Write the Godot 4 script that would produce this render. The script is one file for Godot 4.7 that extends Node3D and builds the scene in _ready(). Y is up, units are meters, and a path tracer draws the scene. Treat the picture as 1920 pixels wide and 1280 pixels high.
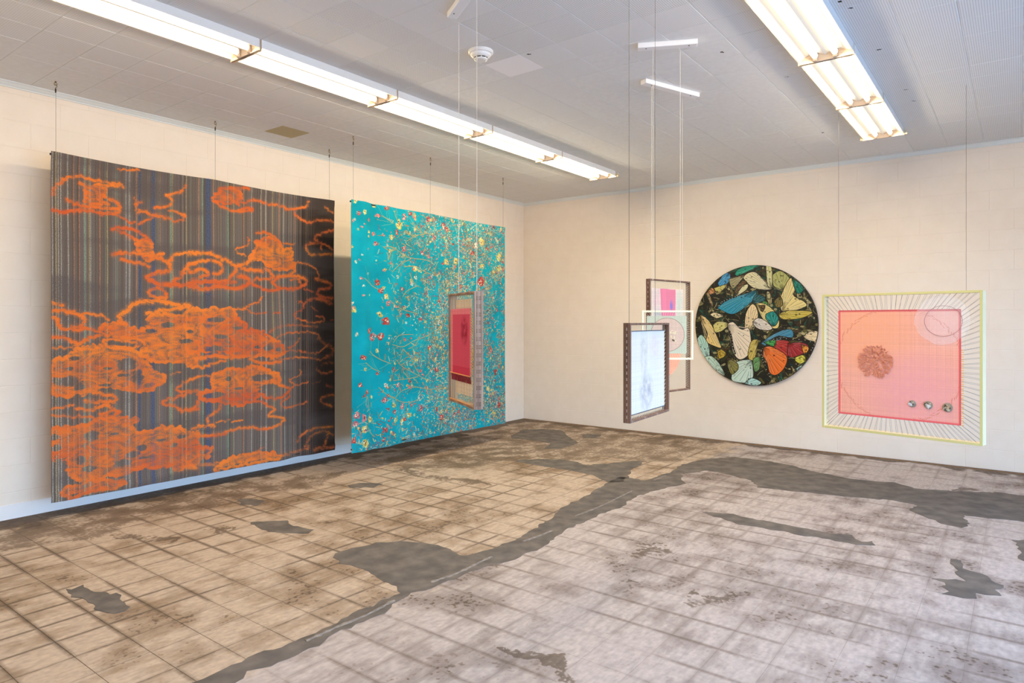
extends Node3D
# A corner of a plain gallery room: hung tapestries, framed weavings on wires, a round picture, fluorescent rows.

const CEIL_H := 3.338
const ROOM_X := 9.4
const ROOM_Z := 10.6
const CAM := Vector3(6.1335, 1.512, 8.3676)
const CAM_YAW := 37.25
const FOCAL := 1250.0
const FLOOR_TILE := 0.2286
const FLOOR_Z0 := 0.36
const CT_X := 0.3055
const CT_X0 := 0.0435
const CT_Z := 0.302
const CT_Z0 := 0.174

const EXPOSURE := 1.08
const SKY_ENERGY := 3.4
const TUBE_GLOW := 2.2
const LAMP_ENERGY := 1.0
const LAMP_TILT := 40.0
const LAMP_COLOR := Color(1.0, 0.915, 0.77)
const WIN_Y0 := 0.05
const WIN_Y1 := 2.6
const WIN_Z0 := 2.6
const WIN_Z1 := 9.8

const CLOUD_STROKES = [
	[13.4,0.8,33,74,61,59,92,59,140,59,186,62,197,68],
	[16.6,0.6,4,125,10,101,25,85,36,73],
	[17.1,0.8,73,77,104,83,124,83,140,73,186,64],
	[15.2,0.9,39,133,61,140,92,143,120,139,153,140,180,131,176,117,153,110],
	[14.9,0.9,1,165,27,170,58,161,92,153,130,154,173,150,180,142],
	[10.5,0.8,130,162,166,154,193,162,207,171,228,174],
	[8.9,0.8,180,19,214,9,242,8],
	[7.3,0.6,228,92,231,128,235,135],
	[14.5,0.7,231,113,249,104],
	[16.4,0.8,238,141,259,131,281,143,322,146,344,147],
	[10.9,0.8,242,174,259,163,285,150],
	[13.5,0.8,391,33,371,56,325,74,344,82,333,107,296,115,288,113],
	[11.3,0.8,337,121,371,128,387,134,371,149,344,156],
	[14.2,0.85,166,197,197,193,228,194,259,212,274,229],
	[16.1,0.9,186,205,221,220,249,232,256,256],
	[15.9,0.9,160,275,193,271,235,269,277,273,318,259],
	[14.3,0.9,186,287,214,293,249,297,274,310],
	[16.7,0.9,285,273,314,282,333,295,337,314,303,323,267,337,277,351,314,360,360,358],
	[14.3,0.95,329,292,344,276,371,258,431,251],
	[17.0,0.95,344,351,371,335,383,315,399,295,431,285],
	[16.1,0.8,509,33,552,18,625,7],
	[13.9,0.9,488,72,513,85,552,96,625,86,627,76,579,88],
	[14.4,0.8,575,60,615,56,638,43,671,46,720,48,760,51,785,57,811,53,864,37,872,18],
	[15.5,0.8,811,67,842,89,880,98,924,84,995,85],
	[11.5,0.7,952,30,992,53],
	[16.4,0.7,995,120,935,136,907,155,918,172,885,179,864,195,885,220,940,220,992,212],
	[13.7,0.7,918,172,963,181,992,198],
	[11.5,0.6,935,170,940,202],
	[16.2,1.0,394,259,418,255,467,253,505,262,539,276,570,294,557,316,539,337,518,346],
	[14.6,0.95,394,294,430,284,475,276,509,286,518,310,484,324],
	[17.3,0.95,394,313,418,316,446,306,467,325,442,334],
	[19.3,1.0,394,359,434,373,475,370,513,362,561,368,597,359,625,341,602,325,570,321],
	[21.2,1.0,394,355,455,349,518,350,570,343],
	[9.2,0.8,620,183,615,208,575,224,575,241,606,246],
	[14.7,0.8,648,163,681,156,720,164,730,181],
	[10.9,0.7,765,190,811,186],
	[16.5,0.9,584,285,615,271,625,257],
	[19.7,0.95,579,290,620,295,662,297,710,294],
	[14.6,0.9,625,341,652,327,700,325,720,311,700,299],
	[15.9,0.95,634,345,671,360,710,367,749,357],
	[16.3,1.0,715,337,745,314,790,309,837,311,869,329,837,351,790,357,745,355,715,337],
	[13.2,0.95,790,307,816,288,800,280],
	[11.0,0.9,795,324,832,318,837,331],
	[11.1,0.75,816,257,858,258,902,273,924,304,913,318],
	[11.2,0.7,858,357,896,369],
	[17.3,0.75,913,318,952,326,986,333,975,352,924,359,918,377,963,390,992,389],
	[18.2,0.7,907,392,935,400,975,413],
	[11.1,0.6,832,411,874,406,902,392],
	[10.6,0.8,667,388,662,410,625,419,602,436,552,441,513,445],
	[9.1,0.7,611,440,643,454,691,447],
	[8.6,0.7,720,451,749,447],
	[11.1,0.65,832,406,853,414,848,432,811,455,832,473,896,486,946,481,940,468,902,463],
	[15.8,0.6,869,400,913,390,940,394,963,403,986,411],
	[9.1,0.5,885,423,913,445],
	[7.0,0.5,975,477,992,479],
	[18.5,0.9,394,601,434,607,484,601,539,607,584,605],
	[12.3,0.8,394,620,442,638,484,625,531,619],
	[17.5,0.9,625,615,671,634,749,629],
	[12.8,0.5,700,524,730,503,790,495,853,497,913,504],
	[11.1,0.6,710,550,765,529,832,522,896,527,918,545],
	[11.1,0.7,832,548,816,570,780,582],
	[10.9,0.6,765,595,811,592,869,603,913,605,957,583],
	[10.7,0.6,700,623,775,621,853,620,924,633,963,620],
	[19.2,0.5,913,550,952,574,986,589,986,612,952,629],
	[13.7,0.55,907,668,935,688,986,687],
	[13.8,0.5,935,651,992,650],
	[11.6,0.8,394,682,426,669,475,668],
	[11.6,0.8,394,709,434,720,475,720],
	[16.2,0.9,394,775,422,770,430,751],
	[15.5,0.85,730,714,770,726,785,740,745,763,700,764,676,753],
	[7.9,0.6,790,701,842,687,837,664],
	[8.8,0.65,790,706,821,726,874,716],
	[6.3,0.5,885,726,924,720],
	[11.1,0.7,816,725,785,745,790,763,749,781,749,794,785,806,869,792],
	[13.9,0.5,952,735,992,748],
	[16.8,0.6,992,776,929,784,935,803,986,822],
	[14.5,0.9,513,771,501,790,463,809,467,830,492,841],
	[8.0,0.8,496,829,548,827],
	[8.2,0.8,557,836,597,833],
	[13.3,0.85,625,769,671,774,700,794,720,808,695,827,760,843,749,859,710,872,671,875,625,861,570,862,522,868],
	[14.0,0.9,414,843,442,834,492,841],
	[16.3,0.9,414,850,455,871,518,872,531,866],
	[19.5,1.0,322,365,379,362,431,368],
	[16.6,0.95,270,348,285,351,307,365,329,368],
	[15.5,0.95,270,385,303,373,325,391,322,406,277,400,270,389],
	[18.5,1.0,180,463,207,445,235,423,277,416,322,417,360,428,403,431],
	[16.4,0.95,180,463,190,481,207,492],
	[16.6,0.8,1,428,27,438],
	[15.9,0.9,1,451,33,454,67,461,86,481,70,498,49,498],
	[12.3,0.8,67,461,108,460,137,467,150,481],
	[13.9,0.9,1,471,16,481,22,501,52,505,98,505,127,516],
	[15.3,0.9,1,528,36,532,70,546,98,533,127,520],
	[8.6,0.7,1,558,33,559,70,553],
	[16.2,0.95,267,455,314,444,399,435],
	[12.6,0.85,137,541,153,559,180,563,221,564,245,551,214,543,166,536,140,537],
	[14.6,0.85,111,696,146,703,173,712,166,726,140,723,108,724,86,718],
	[14.3,0.85,64,736,98,747,124,739,153,735,163,750,140,762,124,760],
	[9.9,0.7,1,730,30,730,58,726],
	[14.9,0.85,163,740,180,759,166,772],
	[10.6,0.7,1,753,52,759,114,766],
	[9.4,0.6,337,655,371,649],
	[12.5,0.8,431,668,391,681,363,702,383,715,431,715],
	[13.8,0.85,387,723,352,732,314,743,352,758,383,777,431,774],
	[22.8,0.6,352,968,431,970],
	[23.1,0.5,394,959,455,965,509,975],
	[16.4,0.5,740,983,800,979,864,976,869,963],
	[16.0,0.6,832,940,858,912,902,899,992,906],
	[13.5,0.55,858,961,880,933,907,918,963,921,992,943],
	[19.1,0.65,896,980,946,983,998,986],
	[16.7,0.6,963,930,952,966,918,984],
	[8.4,0.5,634,954,686,940],
]
const CLOUD_MASSES = [
	[0.85,92,88,137,74,140,101,124,121,146,125,92,126],
	[0.9,238,233,277,229,281,277,270,285,242,269],
	[0.85,513,29,579,14,584,55,570,65,488,72],
	[0.92,648,197,700,175,749,183,765,212,800,209,800,253,816,270,749,287,700,278,671,258,625,253,643,231],
	[0.97,394,451,418,447,471,442,557,445,570,469,606,494,615,511,681,520,710,546,735,559,760,586,745,607,700,610,652,604,584,605,518,586,455,580,394,578],
	[0.95,488,665,539,652,584,650,634,645,691,656,730,680,740,702,700,704,671,714,671,744,634,766,579,777,518,759,455,749,434,728,488,713,475,688],
	[0.93,127,506,153,492,193,488,214,503,263,503,263,477,292,459,337,458,371,462,431,446,431,618,367,615,285,607,270,592,242,580,263,558,242,536,186,531,140,523],
	[0.88,33,589,64,566,114,558,166,559,207,564,235,583,256,602,285,640,318,657,322,673,285,692,249,701,214,694,166,680,127,677,108,689,76,693,36,697,1,677,1,604],
	[0.88,1,787,33,788,76,790,108,783,133,772,166,776,193,779,238,788,217,800,221,818,242,832,285,830,322,823,371,833,407,857,431,857,431,958,379,957,307,949,270,942,235,940,193,951,140,948,127,960,82,951,52,932,39,906,39,889,1,867],
	[0.8,30,982,39,967,82,962,146,963,186,971,193,986,140,987,82,989,36,993],
	[0.95,509,975,552,961,606,958,662,958,720,971,740,983,700,990,634,991,561,991,496,992],
	[0.75,394,894,434,907,475,917,463,939,418,944,394,944],
]
const CLOUD_HOLES = [
	[667,687,43,13],
	[488,735,38,10],
	[695,729,39,17],
	[539,682,13,8],
	[579,719,18,5],
	[513,536,26,8],
	[488,577,34,10],
	[695,580,19,9],
	[735,585,15,8],
	[496,478,34,8],
	[402,547,12,5],
	[575,506,18,6],
	[652,574,12,6],
	[329,492,23,9],
	[277,511,18,7],
	[391,547,24,7],
	[363,451,23,8],
	[403,516,12,6],
	[207,614,30,20],
	[238,656,18,22],
	[58,590,15,7],
	[46,657,34,14],
	[73,676,16,10],
	[150,624,13,4],
	[46,620,8,6],
	[143,674,20,5],
	[197,646,21,5],
	[10,654,9,10],
	[197,551,28,5],
	[249,485,21,11],
	[108,821,22,14],
	[7,814,12,10],
	[224,895,21,10],
	[249,878,16,10],
	[193,917,27,11],
	[170,824,13,4],
	[98,920,19,9],
	[19,903,21,27],
	[310,863,15,4],
	[352,884,10,8],
	[375,861,16,6],
	[256,911,18,4],
	[10,845,15,10],
	[76,889,12,14],
]
const STRIPES = [
	[279.2,11.7,"b"],
	[240.6,6.5,"b"],
	[458.6,17.1,"b"],
	[85.5,2.9,"g"],
	[98.0,2.9,"y"],
	[101.6,2.2,"w"],
	[56.1,2.1,"o"],
	[71.6,2.1,"o"],
	[126.5,3.0,"o"],
	[147.3,3.0,"y"],
	[211.9,3.2,"w"],
	[202.5,2.4,"w"],
	[338.6,4.3,"g"],
	[344.5,2.6,"y"],
	[232.6,3.2,"o"],
	[305.0,2.5,"o"],
	[390.5,2.7,"y"],
	[445.5,3.7,"g"],
	[432.5,2.8,"o"],
	[485.3,2.9,"o"],
	[538.1,4.0,"g"],
	[560.2,3.0,"y"],
	[597.1,3.1,"o"],
	[630.6,3.2,"w"],
	[667.1,3.3,"w"],
	[686.7,4.4,"w"],
	[715.6,3.4,"y"],
	[744.9,3.4,"o"],
	[761.0,4.6,"w"],
	[810.1,4.8,"o"],
	[817.3,3.6,"w"],
	[863.2,3.7,"o"],
	[905.5,3.8,"o"],
	[2.8,2.0,"w"],
	[10.9,2.7,"y"],
	[17.6,2.0,"w"],
	[23.1,2.7,"w"],
	[40.9,2.1,"w"],
]
const BRANCHES = [
	[164,171,213,167,263,181,327,204,407,207,463,218],
	[301,215,250,246,213,272],
	[327,209,295,225,275,240],
	[188,223,201,195,225,175],
	[301,136,353,108,414,92,470,91],
	[288,91,327,105,360,112],
	[360,60,387,85,407,97],
	[327,54,380,76],
	[158,42,201,60,225,66],
	[60,307,106,331,146,351],
	[195,390,263,421,327,438,367,447],
	[295,244,353,240,407,260,463,272],
	[470,32,477,66,470,86],
	[321,270,340,306,360,324],
	[225,11,238,37,250,54],
	[275,143,301,155,275,180],
	[238,174,201,186,164,171],
	[367,324,314,345,288,374],
	[449,88,428,129,407,169],
	[491,221,477,261,506,289],
	[64,644,112,670,148,686],
	[94,600,148,635,205,656],
	[237,639,289,675,350,707,413,736,449,754],
	[289,597,343,643,371,669],
	[329,638,378,719],
	[224,728,289,728,371,723],
	[211,793,276,823,343,829,378,817],
	[230,804,276,779,350,766,442,783,569,788],
	[217,576,289,588,343,565,413,547,456,532],
	[224,567,263,539,343,536],
	[64,816,76,781,88,832],
	[64,889,112,940,124,951],
	[142,750,179,781,230,804],
	[385,536,357,580,316,598],
	[413,731,456,694,471,674],
	[343,765,316,725,289,694],
]
const BLOOMS = [
	[256,67,20,"Y"],
	[207,127,13,"Y"],
	[285,31,14,"P"],
	[317,13,12,"R"],
	[179,8,11,"R"],
	[141,49,13,"P"],
	[88,117,8,"Y"],
	[120,7,9,"Y"],
	[117,122,10,"P"],
	[164,120,8,"P"],
	[129,161,10,"P"],
	[35,47,11,"P"],
	[63,41,11,"Y"],
	[88,68,8,"P"],
	[18,4,11,"Y"],
	[288,165,14,"P"],
	[244,100,12,"R"],
	[347,28,12,"P"],
	[435,27,14,"P"],
	[535,40,15,"R"],
	[557,57,13,"R"],
	[473,105,12,"P"],
	[43,308,8,"P"],
	[135,321,13,"R"],
	[152,351,13,"R"],
	[176,377,14,"Y"],
	[146,449,14,"Y"],
	[282,342,11,"R"],
	[327,312,7,"R"],
	[353,249,14,"Y"],
	[394,180,12,"P"],
	[435,191,10,"P"],
	[742,152,13,"R"],
	[800,285,26,"R"],
	[624,197,18,"Y"],
	[557,207,15,"Y"],
	[817,210,16,"Y"],
	[947,157,20,"Y"],
	[947,212,17,"Y"],
	[983,215,11,"R"],
	[903,9,13,"R"],
	[808,88,19,"Y"],
	[767,113,16,"W"],
	[15,77,7,"W"],
	[60,89,5,"P"],
	[32,114,5,"Y"],
	[83,187,5,"P"],
	[49,212,5,"W"],
	[21,244,7,"W"],
	[38,234,5,"P"],
	[80,286,6,"W"],
	[54,337,6,"W"],
	[253,288,9,"W"],
	[10,433,13,"Y"],
	[5,408,8,"W"],
	[54,376,7,"P"],
	[188,404,13,"P"],
	[314,453,11,"R"],
	[275,448,9,"P"],
	[164,472,9,"R"],
	[176,480,18,"R"],
	[151,540,16,"R"],
	[112,541,19,"P"],
	[88,514,13,"R"],
	[55,626,14,"R"],
	[136,599,10,"Y"],
	[24,531,9,"W"],
	[38,733,11,"R"],
	[73,763,11,"R"],
	[106,786,8,"Y"],
	[170,806,14,"P"],
	[176,743,11,"W"],
	[224,681,11,"R"],
	[250,749,12,"P"],
	[319,764,9,"P"],
	[493,698,14,"R"],
	[385,699,10,"P"],
	[442,597,13,"R"],
	[227,861,11,"R"],
	[316,885,12,"Y"],
	[282,910,14,"Y"],
	[173,930,14,"R"],
	[58,865,16,"P"],
	[97,876,14,"Y"],
	[58,910,16,"Y"],
	[24,852,16,"P"],
	[164,966,11,"R"],
	[67,966,18,"Y"],
	[12,949,13,"R"],
	[224,832,12,"Y"],
	[237,895,12,"Y"],
	[523,918,15,"R"],
	[282,843,14,"P"],
	[385,863,14,"P"],
	[493,879,10,"R"],
	[639,905,10,"R"],
	[608,917,10,"R"],
	[886,622,14,"R"],
	[859,816,14,"Y"],
	[950,903,15,"R"],
	[922,731,14,"R"],
	[18,887,14,"P"],
]
const WINGS = [
	[50,140,190,206,134,250,72,294,63,302,99,276,143,224,161],
	[190,180,90,171,179,233,161,276,152,241,196,198,214],
	[10,140,110,355,63,381,28,451,5,547,10,486,32,416,63,372,76],
	[215,205,160,425,99,460,72,503,63,538,81,591,143,635,187,582,196,503,179,451,134],
	[210,205,140,604,14,643,28,652,107,643,179,617,161,608,90],
	[165,165,95,661,90,713,63,766,99,783,143,731,196,670,170],
	[220,200,130,731,258,774,161,809,134,836,196,818,258,888,303,897,338,783,374,731,356],
	[190,170,70,713,409,783,383,941,392,871,436,748,445],
	[0,110,90,809,125,871,170,888,214,844,232],
	[35,135,160,215,347,267,303,346,267,434,241,503,223,486,285,442,329,364,383,311,392,250,365],
	[20,80,85,495,303,521,250,573,258,591,285,547,321],
	[70,140,60,503,329,591,303,608,329,556,347],
	[225,200,150,434,516,442,409,486,338,521,365,530,436,486,498,460,552],
	[215,195,120,530,329,591,329,661,383,696,445,687,507,626,498,573,427],
	[20,130,120,608,409,661,392,696,445,661,498,608,445],
	[95,70,35,547,338,591,338,573,383],
	[215,205,190,503,472,538,445,591,463,643,516,608,534,547,525,512,498],
	[220,190,120,49,427,93,445,145,507,206,640,215,676,171,667,101,631,110,569,75,498],
	[200,190,110,163,498,206,472,285,489,233,543,180,552],
	[225,210,185,294,507,337,489,399,543,451,534,469,605,469,694,434,747,381,765,337,711,320,623],
	[190,170,80,460,729,486,640,538,631,521,702,512,774,469,774],
	[165,205,190,23,623,58,596,110,667,119,756,75,765,40,702],
	[180,210,190,93,782,145,774,206,827,250,916,189,889,128,836],
	[190,215,200,329,916,364,871,364,818,469,800,486,862,486,925,434,969,337,960],
	[165,210,205,434,987,486,942,556,969,521,996],
	[120,115,55,285,809,320,800,364,827,364,871,320,907,294,862],
	[165,40,35,652,640,705,623,774,631,783,676,757,747,687,694],
	[150,35,40,783,649,871,640,923,667,897,711,818,747,783,729],
	[235,150,40,879,654,927,671,923,702,897,716],
	[225,110,40,591,694,643,685,731,729,757,774,731,845,678,889,635,871,617,800,591,756],
	[60,130,160,573,640,643,587,731,543,792,543,792,596,696,587,626,631,608,658],
	[60,150,70,591,640,670,614,661,667],
	[205,200,60,836,756,888,738,906,774,871,800,836,782],
	[150,190,180,836,845,888,809,853,862],
	[225,205,160,897,587,941,552,993,552,984,623,932,614],
	[220,200,150,136,409,171,392,241,418,189,436],
	[90,65,35,346,205,399,134,442,152,364,223],
	[220,215,160,372,223,416,170,451,165,434,205,355,250],
	[150,140,100,302,107,346,99,416,81,390,125,337,179,311,152],
	[180,150,40,198,729,233,711,267,747,215,782],
	[200,130,70,110,214,145,179,171,214,128,232],
	[110,95,40,670,303,713,267,731,329,687,347],
	[150,120,70,101,232,119,223,154,312,141,329],
	[90,140,80,556,765,503,782,512,871,547,853],
]
const PATCHES = [
	[2.59,5.56,2.6,5.48,2.64,5.31,2.75,5.19,2.89,5.1,3.05,5.09,3.21,5.13,3.3,5.12,3.34,4.96,3.35,4.69,3.33,4.4,3.26,4.06,3.17,3.75,3.15,3.34,3.07,2.88,3.05,2.57,3.31,2.56,3.36,2.14,3.34,1.75,3.65,2.48,3.54,2.88,3.5,3.15,3.56,3.52,3.52,3.8,3.52,4.09,3.51,4.31,3.59,4.69,3.58,4.99,3.54,5.13,3.51,5.23,3.5,5.42,3.48,5.61,3.45,5.75,3.48,5.91,3.52,6.02,3.51,6.15,3.49,6.27,3.52,6.4,3.53,6.56,3.5,6.76,3.53,6.86,3.55,6.96,3.39,7.02,3.37,6.96,3.38,6.86,3.38,6.74,3.38,6.66,3.42,6.48,3.41,6.37,3.41,6.24,3.39,6.08,3.4,5.88,3.4,5.79,3.27,5.73,3.11,5.72,2.94,5.67,2.76,5.7,2.63,5.67,2.6,5.61],
	[3.34,2.01,3.3,1.67,3.4,1.25,3.61,0.96,4.02,0.95,4.26,1.05,4.45,1.17,4.74,1.29,5.02,1.3,5.2,1.21,5.38,1.37,5.65,1.28,5.91,1.12,6.17,1.08,6.4,1.15,6.37,2.09,6.16,2.02,5.94,2.08,5.78,2.11,5.84,2.33,5.8,2.49,5.71,2.48,5.62,2.38,5.44,2.21,5.47,2.0,5.29,1.93,5.01,2.03,4.74,2.09,4.45,2.15,4.24,2.19,4.11,1.95,3.8,1.81,3.61,1.8,3.49,2.1],
	[4.14,3.26,4.31,3.17,4.55,3.19,4.79,3.21,5.03,3.21,5.18,3.17,5.27,3.27,5.33,3.22,5.36,3.3,5.27,3.36,5.09,3.36,4.9,3.39,4.68,3.37,4.48,3.39,4.3,3.33],
	[5.79,3.31,5.83,3.3,5.87,3.44,5.95,3.49,6.0,3.59,6.07,3.63,6.02,3.73,6.06,3.82,5.99,3.85,5.94,3.85,5.95,3.94,5.89,3.98,5.79,3.98,5.82,3.92,5.78,3.86,5.79,3.78,5.73,3.76,5.8,3.72,5.89,3.69,5.85,3.63,5.83,3.47],
	[6.1,2.62,6.16,2.52,6.26,2.42,6.24,3.0,6.16,3.07,6.12,2.98,6.15,2.89,6.13,2.8,6.15,2.75],
	[1.85,6.89,1.9,6.87,1.86,6.82,1.99,6.83,2.12,6.77,2.14,6.73,2.24,6.76,2.39,6.78,2.42,6.82,2.41,6.87,2.3,6.89,2.19,6.89,2.06,6.9,2.0,6.91],
	[1.54,5.57,1.61,5.46,1.71,5.38,1.87,5.43,2.06,5.39,2.11,5.47,1.98,5.56,1.8,5.61,1.65,5.59],
	[0.87,5.29,0.91,5.19,1.09,5.16,1.16,5.27,1.03,5.34],
	[1.19,4.39,1.23,4.27,1.43,4.16,1.46,4.3,1.31,4.42],
	[1.77,2.6,1.93,2.36,2.19,2.22,2.53,2.31,2.67,2.09,2.84,1.79,2.92,1.79,2.99,2.22,3.13,2.56,3.16,2.76,3.06,2.83,2.79,2.67,2.52,2.63,2.24,2.64,1.89,2.63],
	[0.8,1.36,0.63,0.9,0.81,0.67,1.11,0.62,1.43,0.96,1.79,1.29,1.8,1.69,1.66,1.86,1.51,1.5,1.19,1.45,0.95,1.55],
	[1.5,0.75,1.55,0.61,1.72,0.58,1.76,0.83,1.64,0.92],
]
const RIDGES = [
	[3.42,5.58,3.45,5.39,3.44,5.18,3.44,5.04],
	[3.42,4.68,3.44,4.54,3.45,4.36],
	[3.39,3.96,3.41,3.63,3.4,3.29,3.39,3.0],
	[3.37,2.51,3.38,2.27],
	[3.45,6.45,3.45,6.24,3.46,6.09,3.44,5.88],
]
const BROWN_AREAS = [  # small stains, then two broad browner areas toward the back and left
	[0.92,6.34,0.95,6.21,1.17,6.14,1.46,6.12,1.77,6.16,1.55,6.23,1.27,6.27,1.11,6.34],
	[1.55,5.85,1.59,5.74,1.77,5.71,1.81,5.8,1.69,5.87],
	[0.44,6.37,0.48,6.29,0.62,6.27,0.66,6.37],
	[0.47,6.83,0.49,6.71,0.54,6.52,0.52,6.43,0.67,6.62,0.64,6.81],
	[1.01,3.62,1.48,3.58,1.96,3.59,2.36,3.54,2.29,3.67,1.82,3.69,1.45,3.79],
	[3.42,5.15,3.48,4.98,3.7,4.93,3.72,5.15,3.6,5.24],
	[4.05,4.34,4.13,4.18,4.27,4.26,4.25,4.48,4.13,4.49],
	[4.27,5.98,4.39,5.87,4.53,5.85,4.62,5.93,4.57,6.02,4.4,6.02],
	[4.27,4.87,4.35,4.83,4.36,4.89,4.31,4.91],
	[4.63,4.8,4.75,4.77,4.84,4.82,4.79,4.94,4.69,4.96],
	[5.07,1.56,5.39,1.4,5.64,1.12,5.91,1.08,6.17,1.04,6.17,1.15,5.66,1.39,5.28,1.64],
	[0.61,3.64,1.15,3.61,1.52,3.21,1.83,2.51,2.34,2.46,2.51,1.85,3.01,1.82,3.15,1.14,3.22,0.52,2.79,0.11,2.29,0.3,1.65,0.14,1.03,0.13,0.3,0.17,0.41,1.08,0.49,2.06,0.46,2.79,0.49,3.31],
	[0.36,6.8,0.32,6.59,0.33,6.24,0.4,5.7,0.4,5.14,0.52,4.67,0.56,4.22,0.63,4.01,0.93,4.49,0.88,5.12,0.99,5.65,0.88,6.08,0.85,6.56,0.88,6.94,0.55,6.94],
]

var rng := RandomNumberGenerator.new()
var names := {}
var M := {}

# ---------------------------------------------------------------- small picture canvas for woven and printed surfaces
class Cv:
	var w: int
	var h: int
	var b := PackedByteArray()
	func _init(ww: int, hh: int, c: Color) -> void:
		w = ww
		h = hh
		b.resize(w * h * 3)
		var r := int(c.r8)
		var g := int(c.g8)
		var bl := int(c.b8)
		var row := PackedByteArray()
		row.resize(w * 3)
		for x in w:
			row[x * 3] = r
			row[x * 3 + 1] = g
			row[x * 3 + 2] = bl
		b = PackedByteArray()
		for y in h:
			b.append_array(row)
	func put(x: int, y: int, c: Color, a: float) -> void:
		if x < 0 or y < 0 or x >= w or y >= h:
			return
		var i := (y * w + x) * 3
		b[i] = int(b[i] + (c.r8 - b[i]) * a)
		b[i + 1] = int(b[i + 1] + (c.g8 - b[i + 1]) * a)
		b[i + 2] = int(b[i + 2] + (c.b8 - b[i + 2]) * a)
	func disc(cx: float, cy: float, rx: float, ry: float, c: Color, a: float) -> void:
		for y in range(int(cy - ry), int(cy + ry) + 1):
			var k := 1.0 - pow((y - cy) / maxf(ry, 0.5), 2)
			if k < 0.0:
				continue
			var e := rx * sqrt(k)
			for x in range(int(cx - e), int(cx + e) + 1):
				put(x, y, c, a)
	func line(p: PackedVector2Array, width: float, c: Color, a: float) -> void:
		for i in p.size() - 1:
			var n := int(maxf(1.0, p[i].distance_to(p[i + 1]) / maxf(1.0, width * 0.4)))
			for k in n:
				var q := p[i].lerp(p[i + 1], float(k) / n)
				if width < 1.8:
					put(int(q.x), int(q.y), c, a)
				else:
					disc(q.x, q.y, width * 0.5, width * 0.5, c, a)
	func poly(p: PackedVector2Array, c: Color, a: float) -> void:
		var lo := p[0].y
		var hi := p[0].y
		for q in p:
			lo = minf(lo, q.y)
			hi = maxf(hi, q.y)
		for y in range(maxi(0, int(lo)), mini(h - 1, int(hi)) + 1):
			var xs := []
			for i in p.size():
				var s := p[i]
				var t := p[(i + 1) % p.size()]
				if (s.y <= y) != (t.y <= y):
					xs.append(s.x + (y - s.y) / (t.y - s.y) * (t.x - s.x))
			xs.sort()
			for i in range(0, xs.size() - 1, 2):
				for x in range(int(xs[i]), int(xs[i + 1]) + 1):
					put(x, y, c, a)
	func tex() -> ImageTexture:
		return ImageTexture.create_from_image(Image.create_from_data(w, h, false, Image.FORMAT_RGB8, b))


func curve(p: PackedVector2Array, per: int = 6) -> PackedVector2Array:
	var o := PackedVector2Array()
	for i in p.size() - 1:
		var a := p[maxi(0, i - 1)]
		var d := p[mini(p.size() - 1, i + 2)]
		for k in per:
			o.append(p[i].cubic_interpolate(p[i + 1], a, d, float(k) / per))
	o.append(p[p.size() - 1])
	return o


func pts(a: Array, from: int, sx: float, sy: float) -> PackedVector2Array:
	var o := PackedVector2Array()
	for i in range(from, a.size() - 1, 2):
		o.append(Vector2(float(a[i]) * sx, float(a[i + 1]) * sy))
	return o


func noise_bytes(n: int, freq: float, oct: int, seed_: int, big: int, kind: int = FastNoiseLite.TYPE_SIMPLEX_SMOOTH) -> PackedByteArray:
	var f := FastNoiseLite.new()
	f.seed = seed_
	f.noise_type = kind
	f.frequency = freq
	f.fractal_octaves = oct
	f.fractal_type = FastNoiseLite.FRACTAL_FBM if oct > 1 else FastNoiseLite.FRACTAL_NONE
	var im := f.get_image(n, n)
	if big != n:
		im.resize(big, big, Image.INTERPOLATE_BILINEAR)
	im.convert(Image.FORMAT_L8)
	return im.get_data()


# ---------------------------------------------------------------- shapes
func new_st() -> SurfaceTool:
	var s := SurfaceTool.new()
	s.begin(Mesh.PRIMITIVE_TRIANGLES)
	return s


func vert(s: SurfaceTool, p: Vector3, n: Vector3, uv: Vector2 = Vector2.ZERO) -> void:
	s.set_normal(n)
	s.set_uv(uv)
	s.add_vertex(p)


# triangles of a quad, wound to agree with the given normals
func quad_n(s: SurfaceTool, q: Array, n: Array, uvs: Array = []) -> void:
	var a: Vector3 = q[0]
	var b: Vector3 = q[1]
	var c: Vector3 = q[2]
	var g := (c - a).cross(b - a)
	var turn: bool = g.dot(n[0] + n[1] + n[2]) < 0.0
	for k in ([0, 2, 1, 0, 3, 2] if turn else [0, 1, 2, 0, 2, 3]):
		vert(s, q[k], n[k], uvs[k] if uvs.size() else Vector2.ZERO)


# a flat convex polygon turned away from "inside"
func face(s: SurfaceTool, p: Array, inside: Vector3, uvs: Array = []) -> void:
	var a: Vector3 = p[0]
	var b: Vector3 = p[1]
	var c: Vector3 = p[2]
	var n := (c - a).cross(b - a).normalized()
	var order := range(p.size())
	if n.dot(a - inside) < 0.0:
		n = -n
		order.reverse()
	for i in range(1, p.size() - 1):
		for k in [order[0], order[i], order[i + 1]]:
			vert(s, p[k], n, uvs[k] if uvs.size() else Vector2.ZERO)


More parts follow.
